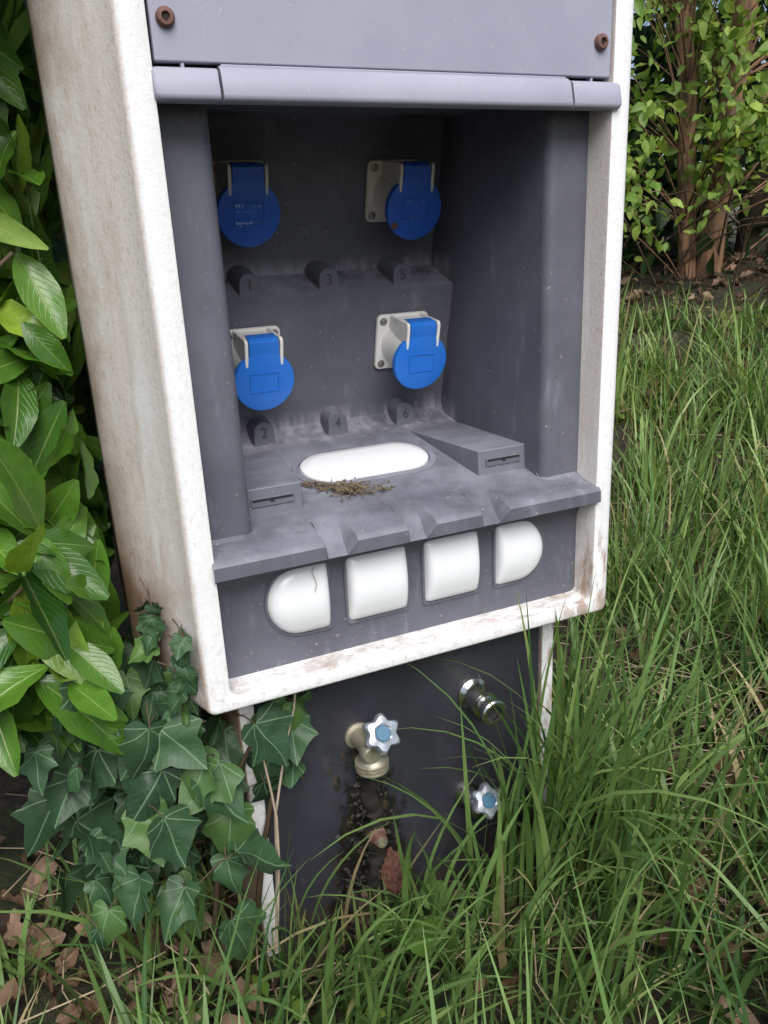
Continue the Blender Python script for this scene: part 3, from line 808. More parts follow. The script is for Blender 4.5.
tb.add([(-.060 + .004 * math.sin(i * .9), PY_ - .013 + .003 * math.sin(i * 1.7), z) for i, z in enumerate(zz)], [.0105 + .0012 * math.sin(i * .8) + .0018 * rng.random() for i in range(26)], 12)
tb.build('grimy_drain_pipe', 'moss', ped)
bm = bmesh.new(); lathe_y(bm, [(0, .012), (-.012, .012), (-.014, .009), (-.022, .0085)], 0, 0, 8)
dv = part('drain_valve', bm, 'rust', ped, ang=30, loc=(-.060, PY_ - .014, Zw(-.683)))
bm = bmesh.new(); lathe_y(bm, [(-.0225, .0062), (-.0265, .0062), (-.0268, .0028), (-.022, .0026)], 0, 0, 18); part('nipple', bm, 'oldbrass', dv)

# ------------------------------------------------------------------ small things on and by the pedestal
def lumpy(name, mat, loc, r, sub=4, amp=.35, freq=5, sq=(1, 1, 1), seed=0, parent=None):
    from mathutils import noise as mn
    bm = bmesh.new(); bmesh.ops.create_icosphere(bm, subdivisions=sub, radius=1)
    for v in bm.verts:
        p = v.co.copy(); d = 1 + amp * mn.fractal(p * freq * .4 + Vector((seed, seed * 2, 3)), .7, 2.1, 5)
        v.co = Vector((p.x * sq[0], p.y * sq[1], p.z * sq[2])) * r * d
    return part(name, bm, mat, parent, loc=loc, ang=80)
def crumbs(name, label, cat, loc, n, fn, mat, size):
    root = bpy.data.objects
    P = np.array([fn() for _ in range(n)])
    o = leaves(name, LOWOVAL + [IVY[1]], P, rvec(n), rvec(n, .6) + np.array((0, -.8, .4)), rng.uniform(*size, n), rnd(n, 0, 1), mat); o.location = loc
    return tag(o, label, cat)
def moss_pt():
    f = rng.random() ** .7; z = .10 * f * -1
    return (rng.normal(0, .008 + .014 * f), -.004 - abs(rng.normal(0, .003 + .006 * f)), .08 - .19 * f)
crumbs('moss_growth', 'black wet moss growing down the dark plate below the left tap', 'moss', (-.062, .0565, .165), 650, moss_pt, 'mossleaf', (.0025, .0075))
br_ = lumpy('brick_fragment', 'brick', (-.042, .034, .072), .025, 5, .32, 5, (.62, .5, 1.3), 8)
tag(br_, 'small broken red brick lump leaning at the foot of the dark plate', 'brick')
def heap_pt():
    a = rng.normal(0, 1, 2); h = max(0, .06 * (1 - .35 * (a[0] ** 2 + a[1] ** 2)))
    return (a[0] * .034, min(.02, a[1] * .02), h * rng.random() ** .4)
crumbs('earth_heap', 'dark heap of rotted leaf mould beside the red brick lump', 'earth', (-.078, .028, .0), 900, heap_pt, 'mould', (.006, .018))

# moss and rootlet litter on the tray
tb = Tubes(); mot = []
for i in range(260):
    f = rng.random() ** 1.1
    k_ = rng.random()
    if k_ < .3: cx = -.088 + .034 * f + rng.normal(0, .002); cy = .112 - .022 * f + rng.normal(0, .002)
    elif k_ < .8: cx = -.050 + rng.normal(0, .011); cy = .088 + rng.normal(0, .0065)
    else: cx = -.025 + rng.normal(0, .014); cy = .076 + rng.normal(0, .008)
    L = rng.uniform(.003, .010); a = rng.uniform(0, 6.3); z = tray(cy) + .001 + rng.random() * .006
    p = np.array((cx, cy, z)); d = np.array((math.cos(a), math.sin(a), rng.uniform(-.1, .5))) * L
    q = p + d * .5 + rng.normal(0, L * .22, 3); e = p + d; 
    q[2] = max(q[2], tray(q[1]) + .0008); e[2] = max(e[2], tray(e[1]) + .0008)
    w_ = rng.uniform(.0004, .0011); tb.add([p, q, e], [w_, w_ * .9, w_ * .5], 4)
lt = tb.build('moss_litter', 'litter'); tag(lt, 'dry brown moss and rootlet litter lying on the grey tray below the white lamp', 'litter')
tb = Tubes()
tb.add([(-.119, .012, Zw(-.3105)), (-.121, .017, Zw(-.318)), (-.118, .0195, Zw(-.325)), (-.1165, .0175, Zw(-.333)), (-.119, .0175, Zw(-.341))], [.0005, .0005, .0004, .0004, .0003], 5)
tag(tb.build('dry_stalk', 'straw'), 'thin dry stalk hanging across the leftmost white diffuser', 'stalk')
# two bare twigs leaning by the left edge of the post
for k, (pts, lab) in enumerate((([(-.205, .000, .06), (-.193, .005, .16), (-.187, .008, .235), (-.166, .022, .30), (-.150, .028, .345), (-.136, .036, .405)], 'long bare pale twig leaning up against the dark plate to the housing'),
                                ([(-.202, .000, .08), (-.190, .002, .18), (-.187, .004, .235), (-.190, .002, .27), (-.196, .0, .325)], 'short bare pale twig forking beside the longer twig'))):
    tb = Tubes(); tb.add(pts, [.0020 - .00022 * i for i in range(len(pts))], 6); tag(tb.build('bare_twig', 'twig'), lab, 'twig', 'bare twigs by the post')

# ------------------------------------------------------------------ plants
VIEW = np.array((.35, -.7, .1))
def unit(a): return a / (np.linalg.norm(a, axis=-1, keepdims=True) + 1e-9)

# cherry laurel hedge left of the pedestal
def laurel():
    root = tag(empty('laurel_hedge', (-.6, .5, 0)), 'glossy green cherry laurel hedge close against the left side of the housing', 'hedge')
    P, D, Nn, S, T = [], [], [], [], []; tb = Tubes()
    base = np.array((-.6, .5, 0))
    for i in range(300):                      # leafy shoots
        y = rng.uniform(.05, 1.5); z = rng.uniform(.42, 1.75)
        if i < 150: y = rng.uniform(.03, .75); z = rng.uniform(.42, 1.25)
        x = -.335 - abs(rng.normal(0, .05)) - (.0 if i < 220 else rng.uniform(0, .4)) + (.02 if y > .35 else 0)
        a = np.array((x, y, z)); back = np.array((-.62 + rng.normal(0, .08), y + .12 + rng.normal(0, .1), max(0.02, z - rng.uniform(.15, .4))))
        mid = (a + back) / 2 + np.array((0, 0, .04)); 
        tb.add([back - base, mid - base, a - base], [.004, .003, .0018], 5)
        young = rng.random() < .3
        nl = rng.integers(5, 9)
        for k in range(nl):
            f = k / nl; p = back + (a - back) * (.35 + .65 * f) + rng.normal(0, .012, 3)
            ang = rng.uniform(0, 6.28)
            out = unit(a - back) * .55 + np.array((math.cos(ang) * .6, math.sin(ang) * .5 - .25, -.55 + rng.normal(0, .4)))
            P.append(p - base); D.append(out); Nn.append(np.array((.45, -.6, .75)) + rng.normal(0, .45, 3))
            S.append(rng.uniform(.07, .11)); T.append(min(1, max(0, rng.normal(.72 if young else .36, .17))))
    # the clipped outer face, close against the shell
    for i in range(1250):
        y = .02 + .8 * rng.random() ** 1.3; z = rng.uniform(.40, 1.35)
        sx = -.315 + .055 * y if y < .33 else -.20
        x = sx - abs(rng.normal(0, .06))
        P.append(np.array((x, y, z)) - base); D.append((rng.normal(.1, .75), rng.normal(-.2, .4), -.45 + rng.normal(0, .65)))
        Nn.append(np.array((.25, -1.0, .38)) + rng.normal(0, .48, 3)); S.append(rng.uniform(.045, .112)); T.append(min(1, max(0, rng.normal(.62 if rng.random() < .3 else .36, .16))))
    P = np.array(P); S = np.array(S); D = np.array(D); N_ = np.array(Nn)
    tip = P + unit(D) * S[:, None] + base; q = P + base
    mx = np.maximum(tip[:, 0], q[:, 0]) + .012
    my = (tip[:, 1] + q[:, 1]) / 2; side = -.306 + .058 * my
    side = np.where(my > .30, -.29, side)
    bad = (mx > side) & (q[:, 1] < .40) & (q[:, 1] > -.4)
    P[bad, 0] -= (mx - side)[bad]
    # no leaf may hang close before the eye
    keep = np.linalg.norm(P + base - np.array((-.35, -.7, GZ)), axis=1) > np.where(q[:, 2] > .6, .80, .70)
    keep &= (np.minimum(tip[:, 2], P[:, 2]) > .34) | (q[:, 0] < -.55)
    keep &= ~((q[:, 2] > .86) & (q[:, 2] < 1.1) & (q[:, 1] < .45) & (q[:, 0] > -.42) & (rng.random(len(P)) < .6))
    leaves('leaves', LAUREL, P[keep], D[keep], N_[keep], S[keep], np.array(T)[keep], 'laurel', root)
    tb.build('stems', 'stem', root)
laurel()
# dark inner hedge mass behind
def hedge_core():
    root = tag(empty('evergreen_shrub', (-.9, 1.3, 0)), 'dark dense evergreen shrub filling in behind the laurel hedge', 'shrub')
    n = 5200
    p = np.stack((rnd(n, -1.5, .55), rnd(n, -.05, 1.1), rnd(n, 0, 2.3)), 1)
    p[:, 0] = np.where(p[:, 1] < .25, np.minimum(p[:, 0], .25), p[:, 0])
    keep = (p[:, 0] + .9 > .05) | (p[:, 1] + 1.3 > .45)
    w = p + np.array((-.9, 1.3, 0)); keep = (w[:, 0] < -.42 - .0 * w[:, 1]) | (w[:, 1] > 1.0)
    p = p[keep]; n = len(p)
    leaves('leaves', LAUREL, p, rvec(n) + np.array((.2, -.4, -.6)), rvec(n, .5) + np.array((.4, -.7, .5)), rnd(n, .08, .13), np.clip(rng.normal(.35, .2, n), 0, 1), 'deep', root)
    tb = Tubes()
    for i in range(9):
        x, y = rng.uniform(-.5, .4), rng.uniform(.0, .9); tb.add([(x, y, -.05), (x + .05, y, .7), (x + rng.normal(0, .15), y + .05, 1.5), (x + rng.normal(0, .3), y, 2.2)], [.018, .014, .010, .004], 6)
    tb.build('stems', 'stem', root)
hedge_core()
# young light-green lance-leaved shoots at the upper left
def lance_plant():
    root = tag(empty('lance_leaf_shrub', (-.325, .30, 0)), 'pale yellow green shrub with narrow upright leaves at the upper left edge', 'shrub')
    P, D, Nn, S, T = [], [], [], [], []; tb = Tubes()
    for i in range(20):
        y = rng.uniform(-.15, .35); x = rng.uniform(-.07, .02) + .06 * y; h = rng.uniform(.88, 1.12)
        tb.add([(x - .2, y + .15, .3), (x - .08, y + .05, h * .6), (x, y, h * .8), (x + rng.normal(0, .01), y - .01, h)], [.004, .003, .002, .0012], 5)
        for k in range(13):
            f = .70 + .30 * k / 12; a = rng.uniform(0, 6.3)
            P.append((x, y, h * f)); D.append((math.cos(a) * .6, math.sin(a) * .6, .55 + .5 * f + rng.normal(0, .2) - (1.2 if rng.random() < .25 else 0))); Nn.append(rng.normal(0, .5, 3) + (.3, -.7, .5)); S.append(rng.uniform(.07, .12)); T.append(rng.uniform(.35, 1))
    leaves('leaves', LANCE, P, D, Nn, S, T, 'lance', root); tb.build('stems', 'gstem', root)
lance_plant()

# ivy
def ivy_clump(name, label, origin, spots, sizes, parent_stems, tint=(.40, .26), light=.10):
    root = tag(empty(name, origin), label, 'ivy', 'ivy plants'); o = np.array(origin)
    P, D, Nn, S, T = [], [], [], [], []
    pet = Tubes()
    for (p, nrm, s) in spots:
        p = np.array(p)
        if p[0] > -.25 and p[1] > -.03: p[2] = min(p[2], .345)
        nrm = unit(np.array(nrm, float) + rng.normal(0, .48, 3))
        d = np.array((rng.normal(0, .38), rng.normal(0, .12), -1.0)); d = d - nrm * (d @ nrm) * .85
        P.append(p - o); D.append(d); Nn.append(nrm); S.append(s)
        T.append(rng.uniform(.8, 1) if rng.random() < light else min(.62, max(0, rng.normal(*tint))))
        b = p - o; q = b - nrm * rng.uniform(.015, .04) + np.array((rng.normal(0, .01), 0, rng.uniform(.0, .03))); 
        if parent_stems: pet.add([b, (b + q) / 2 + (0, 0, .004), q], [.0009, .0009, .0010], 4)
    leaves('leaves', IVY, P, D, Nn, S, T, 'ivy', root)
    for pts in parent_stems or []: pet.add([np.array(q) - o for q in pts], np.linspace(.0042, .002, len(pts)), 6)
    if parent_stems: pet.build('stems', 'stem', root)
    return root
spots = []
def in_view_mound(n, x0, x1, y0, y1, top, smin, smax):
    for i in range(n):
        x = rng.uniform(x0, x1); y = rng.uniform(y0, y1); zt = top(x, y); 
        if zt <= .02: continue
        z = zt * (.30 + .70 * rng.random() ** .8)
        spots.append(((x, y - .03 * rng.random(), z + .03), (.15 - .5 * 0, -.75, .75), rng.uniform(smin, smax)))
def topz(x, y):
    return max(0, .43 - 1.5 * max(0, x + .275) - 1.0 * max(0, -.35 - x) - .3 * y)
in_view_mound(112, -.41, -.215, .04, .24, topz, .026, .068)
in_view_mound(16, -.335, -.225, .0, .045, lambda x, y: .36 - 1.6 * max(0, x + .275), .05, .068)
for p, s in (((-.165, .045, .372), .055), ((-.145, .042, .352), .05), ((-.150, .045, .322), .05), ((-.175, .040, .345), .05), ((-.178, .035, .300), .055), ((-.150, .046, .265), .05), ((-.19, .03, .262), .05), ((-.195, .02, .385), .06), ((-.13, .05, .365), .045)):
    spots.append((p, (.1, -.9, .35), s))
stems = [[(-.32, .10, .0), (-.30, .08, .16), (-.27, .06, .30), (-.24, .05, .37), (-.16, .045, .385)], [(-.27, .06, 0), (-.25, .05, .15), (-.215, .04, .28), (-.18, .04, .335)], [(-.22, .06, 0), (-.20, .045, .15), (-.17, .045, .27), (-.155, .046, .30)]]
ivy_clump('ivy_plant', 'thick mound of dark green ivy at the lower left corner of the housing', (-.28, .05, 0), spots, None, stems)
# two shoots climbing the shell's dirty side
def climber(label, pts, n, s0, s1):
    sp = []; P = np.array(pts)
    for k in range(n):
        f = k / (n - 1) * (len(P) - 1); i = min(int(f), len(P) - 2); q = P[i] + (P[i + 1] - P[i]) * (f - i)
        side = 1 if k % 2 else -1
        sp.append((q + np.array((-.006, side * .012 - .004, .006)), (-.55, -.8, .4), s1 + (s0 - s1) * (1 - k / (n - 1)) + rng.normal(0, .002)))
    ivy_clump('ivy_shoot', label, tuple(P[0]), sp, None, [pts], (.6, .1), .2)
def side(y, z): return (-.244 - .44 * (y - .0075) - .004, y, z)
climber('taller ivy shoot climbing the dirty white side of the housing', [side(.088, .33), side(.080, .38), side(.072, .42), side(.064, .455), side(.060, .485)], 17, .044, .022)
climber('shorter ivy shoot nearest the front corner of the housing', [side(.040, .345), side(.034, .38), side(.028, .41), side(.022, .44), side(.016, .465)], 15, .040, .020)
# ground ivy below the trees
spots2 = []
for i in range(800):
    x = rng.uniform(.9, 2.9); y = rng.uniform(.6, 2.9); s_ = x * .75 + y * .66
    if not (2.36 < s_ < 3.2): continue
    z = float(gh(x, y)) + rng.uniform(.02, .13); spots2.append(((x, y, z), (-.6, -.6, .8), rng.uniform(.045, .08)))
ivy_clump('ground_ivy', 'dark ivy carpeting the bank under the two brown trunks', (1.9, 1.7, .5), spots2, None, [], (.4, .15), .1)

# grass
def blade_arrays(n, bx, by, bz, L, W, lean, az, tint, droop, name, seg=6, mat='grass'):
    t = np.linspace(0, 1, seg + 1)
    th = lean[:, None] + droop[:, None] * t[None, :] ** 1.5     # angle from vertical along the blade
    ds = L[:, None] / seg
    hx = np.concatenate((np.zeros((n, 1)), np.cumsum(np.sin(th[:, :-1]) * ds, 1)), 1)
    hz = np.concatenate((np.zeros((n, 1)), np.cumsum(np.cos(th[:, :-1]) * ds, 1)), 1)
    dx, dy = np.cos(az), np.sin(az)
    C = np.stack((bx[:, None] + hx * dx[:, None], by[:, None] + hx * dy[:, None], bz[:, None] + hz), -1)
    C[..., 2] = np.maximum(C[..., 2], gh(C[..., 0], C[..., 1]) + .004)
    tw = az + np.pi / 2 + rng.normal(0, .5, n)
    sx = np.stack((np.cos(tw), np.sin(tw), np.zeros(n)), -1)
    wt = W[:, None] * np.where(t < .25, .7 + 1.2 * t, 1.0) * (1 - t ** 2.2) + .0002
    A = C - sx[:, None, :] * wt[..., None] * .5; B = C + sx[:, None, :] * wt[..., None] * .5
    V = np.stack((A, B), 2).reshape(n, -1, 3)
    m = 2 * (seg + 1)
    F = np.array([(2 * i, 2 * i + 1, 2 * i + 3, 2 * i + 2) for i in range(seg)])
    LV = (np.arange(n)[:, None, None] * m + F[None]).reshape(-1)
    uvt = np.array([(u, t[k // 2]) for k, u in zip(range(m), [0, 1] * (seg + 1))])
    me = bpy.data.meshes.new(name)
    me.vertices.add(n * m); me.vertices.foreach_set('co', V.ravel())
    me.loops.add(len(LV)); me.loops.foreach_set('vertex_index', LV.astype(np.int32))
    me.polygons.add(n * seg); me.polygons.foreach_set('loop_start', (np.arange(n * seg) * 4).astype(np.int32))
    me.polygons.foreach_set('use_smooth', np.ones(n * seg, bool)); me.update(calc_edges=True)
    uv = me.uv_layers.new(name='UVMap'); uv.data.foreach_set('uv', uvt[LV % m].ravel())
    a = me.attributes.new('tint', 'FLOAT', 'POINT'); a.data.foreach_set('value', np.repeat(tint, m).astype(np.float32))
    me.validate()
    return link(name, me, mat)
def in_post(x, y): return (np.abs(x) < .225) & (y > .035) & (y < .26)
def grass_field():
    # tufts: tuft centres with many blades each
    nt = 5200
    tx = rnd(nt, -.55, 3.6); ty = rnd(nt, -.75, 3.2); s = tx * .75 + ty * .66
    near = (s < 2.34) & ~((tx < -.24) & (ty > -.10) & (rng.random(nt) < .50)) & ~((tx < .1) & (ty > .3))
    dist = np.hypot(tx + .35, ty + .7)
    near &= rng.random(nt) < np.clip(2.6 / (dist + .3), .5, 1)
    patch = np.sin(tx * 5.1 + 2) * np.sin(ty * 4.3 + .5) + .6 * np.sin(tx * 11 + ty * 9)
    near &= (patch > -.40) | (rng.random(nt) < .30)
    tx, ty = tx[near], ty[near]; nt = len(tx)
    k = rng.integers(7, 22, nt); idx = np.repeat(np.arange(nt), k); n = len(idx)
    bx = tx[idx] + rng.normal(0, .022, n); by = ty[idx] + rng.normal(0, .022, n)
    taz = rng.uniform(0, 6.28, nt); tl = rng.uniform(.6, 1.25, nt); tt = rng.normal(.36, .15, nt)
    ok = ~in_post(bx, by); idx = idx[ok]; bx = bx[ok]; by = by[ok]; n = len(idx)
    L = tl[idx] * rng.gamma(6, .028, n) + .05; L = np.minimum(L, .42)
    front = (np.abs(bx) < .20) & (by > -.3) & (by < .05); L = np.where(front, L * .75, L)
    lowl = (bx < -.12); L = np.where(lowl, L * .75, L)
    W = rng.gamma(5, .00105, n) + .0012
    az = taz[idx] + rng.normal(0, 1.2, n)
    # keep blades in front of the post from growing through it
    tow = (np.abs(bx) < .24) & (by < .06) & (by > -.25); az = np.where(tow & (np.sin(az) > 0), -az, az)
    lean = np.abs(rng.normal(.32, .30, n)); droop = np.abs(rng.normal(.55, .55, n))
    far = np.clip((bx * .75 + by * .66 - .55) / .9, 0, 1); tint = np.clip(tt[idx] + .20 * far + rng.normal(0, .14, n), 0, .88); tint = np.where(rng.random(n) < .085, rng.uniform(.90, 1, n), tint); L = np.where(bx * .75 + by * .66 > 1.9, L * .6, L)  # farther grass paler: brighter light on the bank put into the tint
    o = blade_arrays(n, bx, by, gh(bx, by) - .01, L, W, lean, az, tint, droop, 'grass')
    tag(o, 'long uncut green grass covering the bank and the foot of the post', None, None, 'stuff')
    print('grass blades', n)
    # short turf between
    n = 26000
    bx = rnd(n, -.5, 3.4); by = rnd(n, -.7, 3.0); s = bx * .75 + by * .66
    ok = (s < 2.36) & ~in_post(bx, by) & ~((bx < .1) & (by > .3)) & ~((bx < -.15) & (rng.random(n) < .7)); bx = bx[ok]; by = by[ok]; n = len(bx)
    o = blade_arrays(n, bx, by, gh(bx, by) - .006, rng.uniform(.03, .11, n), rng.uniform(.0012, .003, n), np.abs(rng.normal(.5, .4, n)), rng.uniform(0, 6.28, n), np.clip(np.where(rng.random(n) < .16, .97, rng.normal(.4, .2, n)), 0, 1), np.abs(rng.normal(.7, .5, n)), 'turf_grass', 4)
    tag(o, 'short fine turf between the longer grass', None, None, 'stuff')
grass_field()
def low_weeds():
    n = 9000
    x = rnd(n, -.5, 3.2); y = rnd(n, -.7, 2.8); s = x * .75 + y * .66
    pt = np.sin(x * 6.3 + 1) * np.sin(y * 5.7) + .5 * np.sin(x * 17 + y * 13)
    ok = (s < 2.4) & ~in_post(x, y) & ~((x < .1) & (y > .3)) & (pt > .1); x, y = x[ok], y[ok]; n = len(x); a = rnd(n, 0, 6.28)
    o = leaves('low_weeds', LOWOVAL, np.stack((x, y, gh(x, y) + rng.gamma(2, .018, n)), 1), np.stack((np.cos(a), np.sin(a), rng.normal(.1, .4, n)), 1), rvec(n, .4) + np.array((-.2, -.2, 1)), rnd(n, .012, .032), np.clip(rng.normal(.45, .22, n), 0, 1), 'hazel')
    tag(o, 'low leafy weeds creeping between the grass', None, None, 'stuff')
low_weeds()
def tall_tufts():
    # broad tall blades: the clump in front of the post's right half, and right of the housing
    spec = [(.085, -.045, 12, .18, .36), (.14, -.03, 22, .28, .50), (.175, .0, 26, .28, .52), (.225, .0, 22, .25, .48), (.27, -.06, 18, .18, .36), (.30, .04, 18, .2, .40), (.05, -.10, 14, .16, .28), (.105, .0, 16, .26, .44), (.16, .005, 14, .32, .50), (.20, -.04, 18, .26, .46), (-.03, -.04, 14, .14, .28), (-.10, -.02, 12, .10, .22), (.36, -.02, 16, .18, .34), (-.17, -.07, 16, .12, .24), (.32, .18, 18, .2, .42), (.42, .10, 16, .2, .36), (-.24, -.16, 16, .12, .22), (-.30, -.02, 14, .12, .26), (-.2, .0, 14, .14, .26), (-.14, -.14, 18, .14, .28), (-.06, -.12, 18, .14, .26), (.06, -.2, 18, .16, .3), (-.38, .05, 12, .1, .22), (.12, -.18, 14, .14, .26), (.0, -.2, 14, .12, .24), (.22, -.2, 16, .14, .28)]
    X, Y, L, AZ = [], [], [], []
    for cx, cy, k, a, b in spec:
        for i in range(k):
            X.append(cx + rng.normal(0, .028)); Y.append(min(cy + rng.normal(0, .022), .03)  if cx < .22 else cy + rng.normal(0, .03)); L.append(rng.uniform(a, b))
            AZ.append(rng.uniform(math.pi * .9, math.pi * 2.1) if cx < .24 else rng.uniform(0, 6.28))
    n = len(X); X, Y, L, AZ = map(np.array, (X, Y, L, AZ))
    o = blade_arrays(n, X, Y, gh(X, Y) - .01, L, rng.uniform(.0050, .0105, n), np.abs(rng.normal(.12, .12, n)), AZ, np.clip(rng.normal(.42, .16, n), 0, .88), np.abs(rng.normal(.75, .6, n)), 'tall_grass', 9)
    tag(o, 'tall broad grass blades standing before the right half of the dark plate', None, None, 'stuff')
tall_tufts()

# dry leaves on the ground
def litter():
    n = 1500
    x = rnd(n, -.6, 3.2); y = rnd(n, -.75, 2.8)
    m = (~in_post(x, y)) & ~((x < .1) & (y > .35)); x, y = x[m], y[m]
    q = rnd(900, 0, 2.6); sb = rnd(900, 2.25, 3.1)
    x = np.concatenate((x, rnd(190, -.58, -.2), rnd(220, .2, .9), q + .3)); y = np.concatenate((y, rnd(190, -.25, .4), rnd(220, -.5, .2), (sb - .75 * (q + .3)) / .66)); n = len(x)
    ok = ~in_post(x, y); x, y = x[ok], y[ok]; n = len(x)
    a = rnd(n, 0, 6.28)
    o = leaves('dead_leaves', DRYT, np.stack((x, y, gh(x, y) + rnd(n, .004, .03)), 1), np.stack((np.cos(a), np.sin(a), rng.normal(.1, .3, n)), 1), rvec(n, .55) + np.array((0, 0, 1)), np.minimum(rng.gamma(5, .0058, n) + .008, .048), rnd(n, 0, 1), 'dry')
    tag(o, 'scattered dry brown dead leaves lying among the grass', None, None, 'stuff')
    tb = Tubes()
    for i in range(750):
        x, y = (rng.uniform(-.5, .9), rng.uniform(-.5, .3)) if i < 420 else (rng.uniform(.3, 2.0), rng.uniform(-.4, 1.2))
        if in_post(x, y): continue
        a = rng.uniform(0, 6.3); L = rng.uniform(.05, .16); z = float(gh(x, y)) + rng.uniform(.006, .03) + (rng.uniform(0, .06) if rng.random() < .4 else 0)
        tb.add([(x, y, z), (x + L * .5 * math.cos(a), y + L * .5 * math.sin(a), z + rng.uniform(0, .015)), (x + L * math.cos(a + .2), y + L * math.sin(a + .2), z + rng.uniform(-.004, .02))], [.0013, .0011, .0007], 4)
    o = tb.build('dead_stalks', 'straw'); tag(o, 'thin dead straw stalks lying across the soil', None, None, 'stuff')
litter()

# single broad-leaved weeds
def weed(name, label, x, y, specs, size, tmpl=ROUND, stem_h=.1):
    root = tag(empty(name, (x, y, float(gh(x, y)))), label, 'weed'); P, D, Nn, S, T = [], [], [], [], []; tb = Tubes()
    for az, h, lean, s, t in specs:
        p = np.array((math.cos(az) * lean, math.sin(az) * lean, h)); tb.add([(0, 0, -.01), (p[0] * .4, p[1] * .4, h * .6), p], [.002, .0017, .0014], 5)
        P.append(p); D.append((math.cos(az), math.sin(az), .45)); Nn.append((-.3 * math.cos(az) - .3, -.3 * math.sin(az) - .35, 1)); S.append(s * size); T.append(t)
    leaves('leaves', tmpl, P, D, Nn, S, T, 'dock', root); tb.build('stalks', 'gstem', root)
weed('dock_seedling', 'pale round-leaved seedling in the grass below the red brick lump', -.035, -.012, [(-1.9, .055, .02, 1, .6), (.4, .04, .02, .7, .5), (3.0, .035, .02, .6, .4)], .055)
weed('arum_plant', 'light green arum with broad arrow leaves right of the housing at its middle', .50, .62, [(-.6, .27, .06, 1, .5), (1.2, .20, .05, .9, .4), (-2.2, .22, .05, .8, .3)], .12, LAUREL + ROUND)
weed('broadleaf_plant', 'broad leaved plant just beyond the right rim of the housing low down', .40, .44, [(-.5, .20, .03, .8, .3), (.8, .24, .04, .9, .4), (-1.6, .16, .04, .7, .35)], .10, ROUND)
weed('plantain', 'small broad leaved weed in the right edge of the grass', .75, -.12, [(-2, .04, .03, 1, .45), (1, .05, .03, .9, .4), (2.6, .04, .03, .8, .5)], .06)

# ------------------------------------------------------------------ trees on the bank
def bez(p0, p1, bend, n=7):
    p0, p1 = np.array(p0, float), np.array(p1, float); b = np.array(bend, float)
    return [p0 + (p1 - p0) * t + b * math.sin(math.pi * t) for t in np.linspace(0, 1, n)]
def bank_tree(name, label, cat, base, top, r0, bark, bend, crown, nleaf, lmat, lsize, tmpl, hang=(0, 0), tint=(.5, .22), nb=16, spray=.10, group=None):
    x, y = base; z = float(gh(x, y)) - .05
    root = tag(empty(name, (x, y, z)), label, cat, group)
    tr = Tubes(); pts = bez((0, 0, 0), top, bend, 12)
    pts = [p + np.array((rng.normal(0, r0 * .15), rng.normal(0, r0 * .15), 0)) * (i > 0) for i, p in enumerate(pts)]
    tr.add(pts, np.linspace(r0, r0 * .55, 12), 12)
    tr.build('trunk', bark, root)
    lb = Tubes(); P, D, Nn, S, T = [], [], [], [], []
    (cx0, cx1), (cy0, cy1), (cz0, cz1) = crown
    per = max(1, nleaf // nb)
    for i in range(nb):
        e = np.array((rng.uniform(cx0, cx1), rng.uniform(cy0, cy1), rng.uniform(cz0, cz1)))
        f = min(.95, max(.05, (e[2] - .15) / max(top[2], .1) * .85)); s0 = pts[int(f * 11)]
        q = bez(s0, e, (0, 0, .08 + rng.normal(0, .05)), 7); lb.add(q, np.linspace(r0 * .085, .0010, 7), 5)
        for k in range(per):
            t = 1 - .62 * rng.random() ** 1.6; j = min(5, int(t * 6)); p = q[j] + (q[j + 1] - q[j]) * (t * 6 - j)
            p = p + rng.normal(0, spray, 3); P.append(p); D.append(rng.normal(0, .6, 3) + (-.2, -.25, -.35)); Nn.append(rng.normal(0, .45, 3) + (-.35, -.45, .75)); S.append(rng.uniform(*lsize)); T.append(np.clip(rng.normal(*tint), 0, 1))
    lb.build('branches', bark, root)
    # the shaded stem stays bare: no spray grows right across its face
    P = np.array(P); w = P + np.array((x, y, z)); e = np.array((-.35, -.7)); tv = np.array((2.1, 1.78)) - e; tv /= np.linalg.norm(tv)
    k = np.clip((w[:, 2] - gh(x, y)) / top[2], 0, 1); ax = np.array((x, y)) + np.outer(k, np.array(top[:2]))
    lat = np.abs((w[:, 0] - ax[:, 0]) * tv[1] - (w[:, 1] - ax[:, 1]) * tv[0]); keep = ~((lat < r0 * 1.8) & (rng.random(len(P)) < .7))
    P, D, Nn, S, T = P[keep], np.array(D)[keep], np.array(Nn)[keep], np.array(S)[keep], np.array(T)[keep]
    leaves('crown', tmpl, P, D, Nn, S, T, lmat, root, rng.uniform(.6, 1.0, len(P)))
# two trunks seen right of the housing
bank_tree('hazel_tree', 'hazel with a straight thin brown trunk just right of the housing', 'tree', (2.09, 1.80), (-.18, .18, 2.6), .036, 'barkor', (.03, 0, 0), ((-.75, .05), (-.7, .5), (.30, 2.4)), 4600, 'hazel', (.026, .056), OVAL, nb=120, spray=.06, tint=(.66, .22))
bank_tree('leaning_tree', 'thicker orange brown trunk leaning right at the edge of the wood', 'tree', (2.145, 1.755), (.16, -.16, 2.6), .050, 'barkor', (-.04, 0, 0), ((.0, .8), (-.7, .5), (.3, 2.3)), 3000, 'hazel', (.026, .056), OVAL, nb=84, spray=.06, tint=(.68, .2))
bank_tree('slim_sapling', 'slim dark sapling between the two brown trunks and the housing', 'tree', (1.72, 2.25), (.05, .05, 2.8), .022, 'bark', (.03, 0, 0), ((-.5, .3), (-.5, .3), (.5, 2.3)), 700, 'hazel', (.04, .07), OVAL, nb=34, spray=.06, tint=(.42, .2))
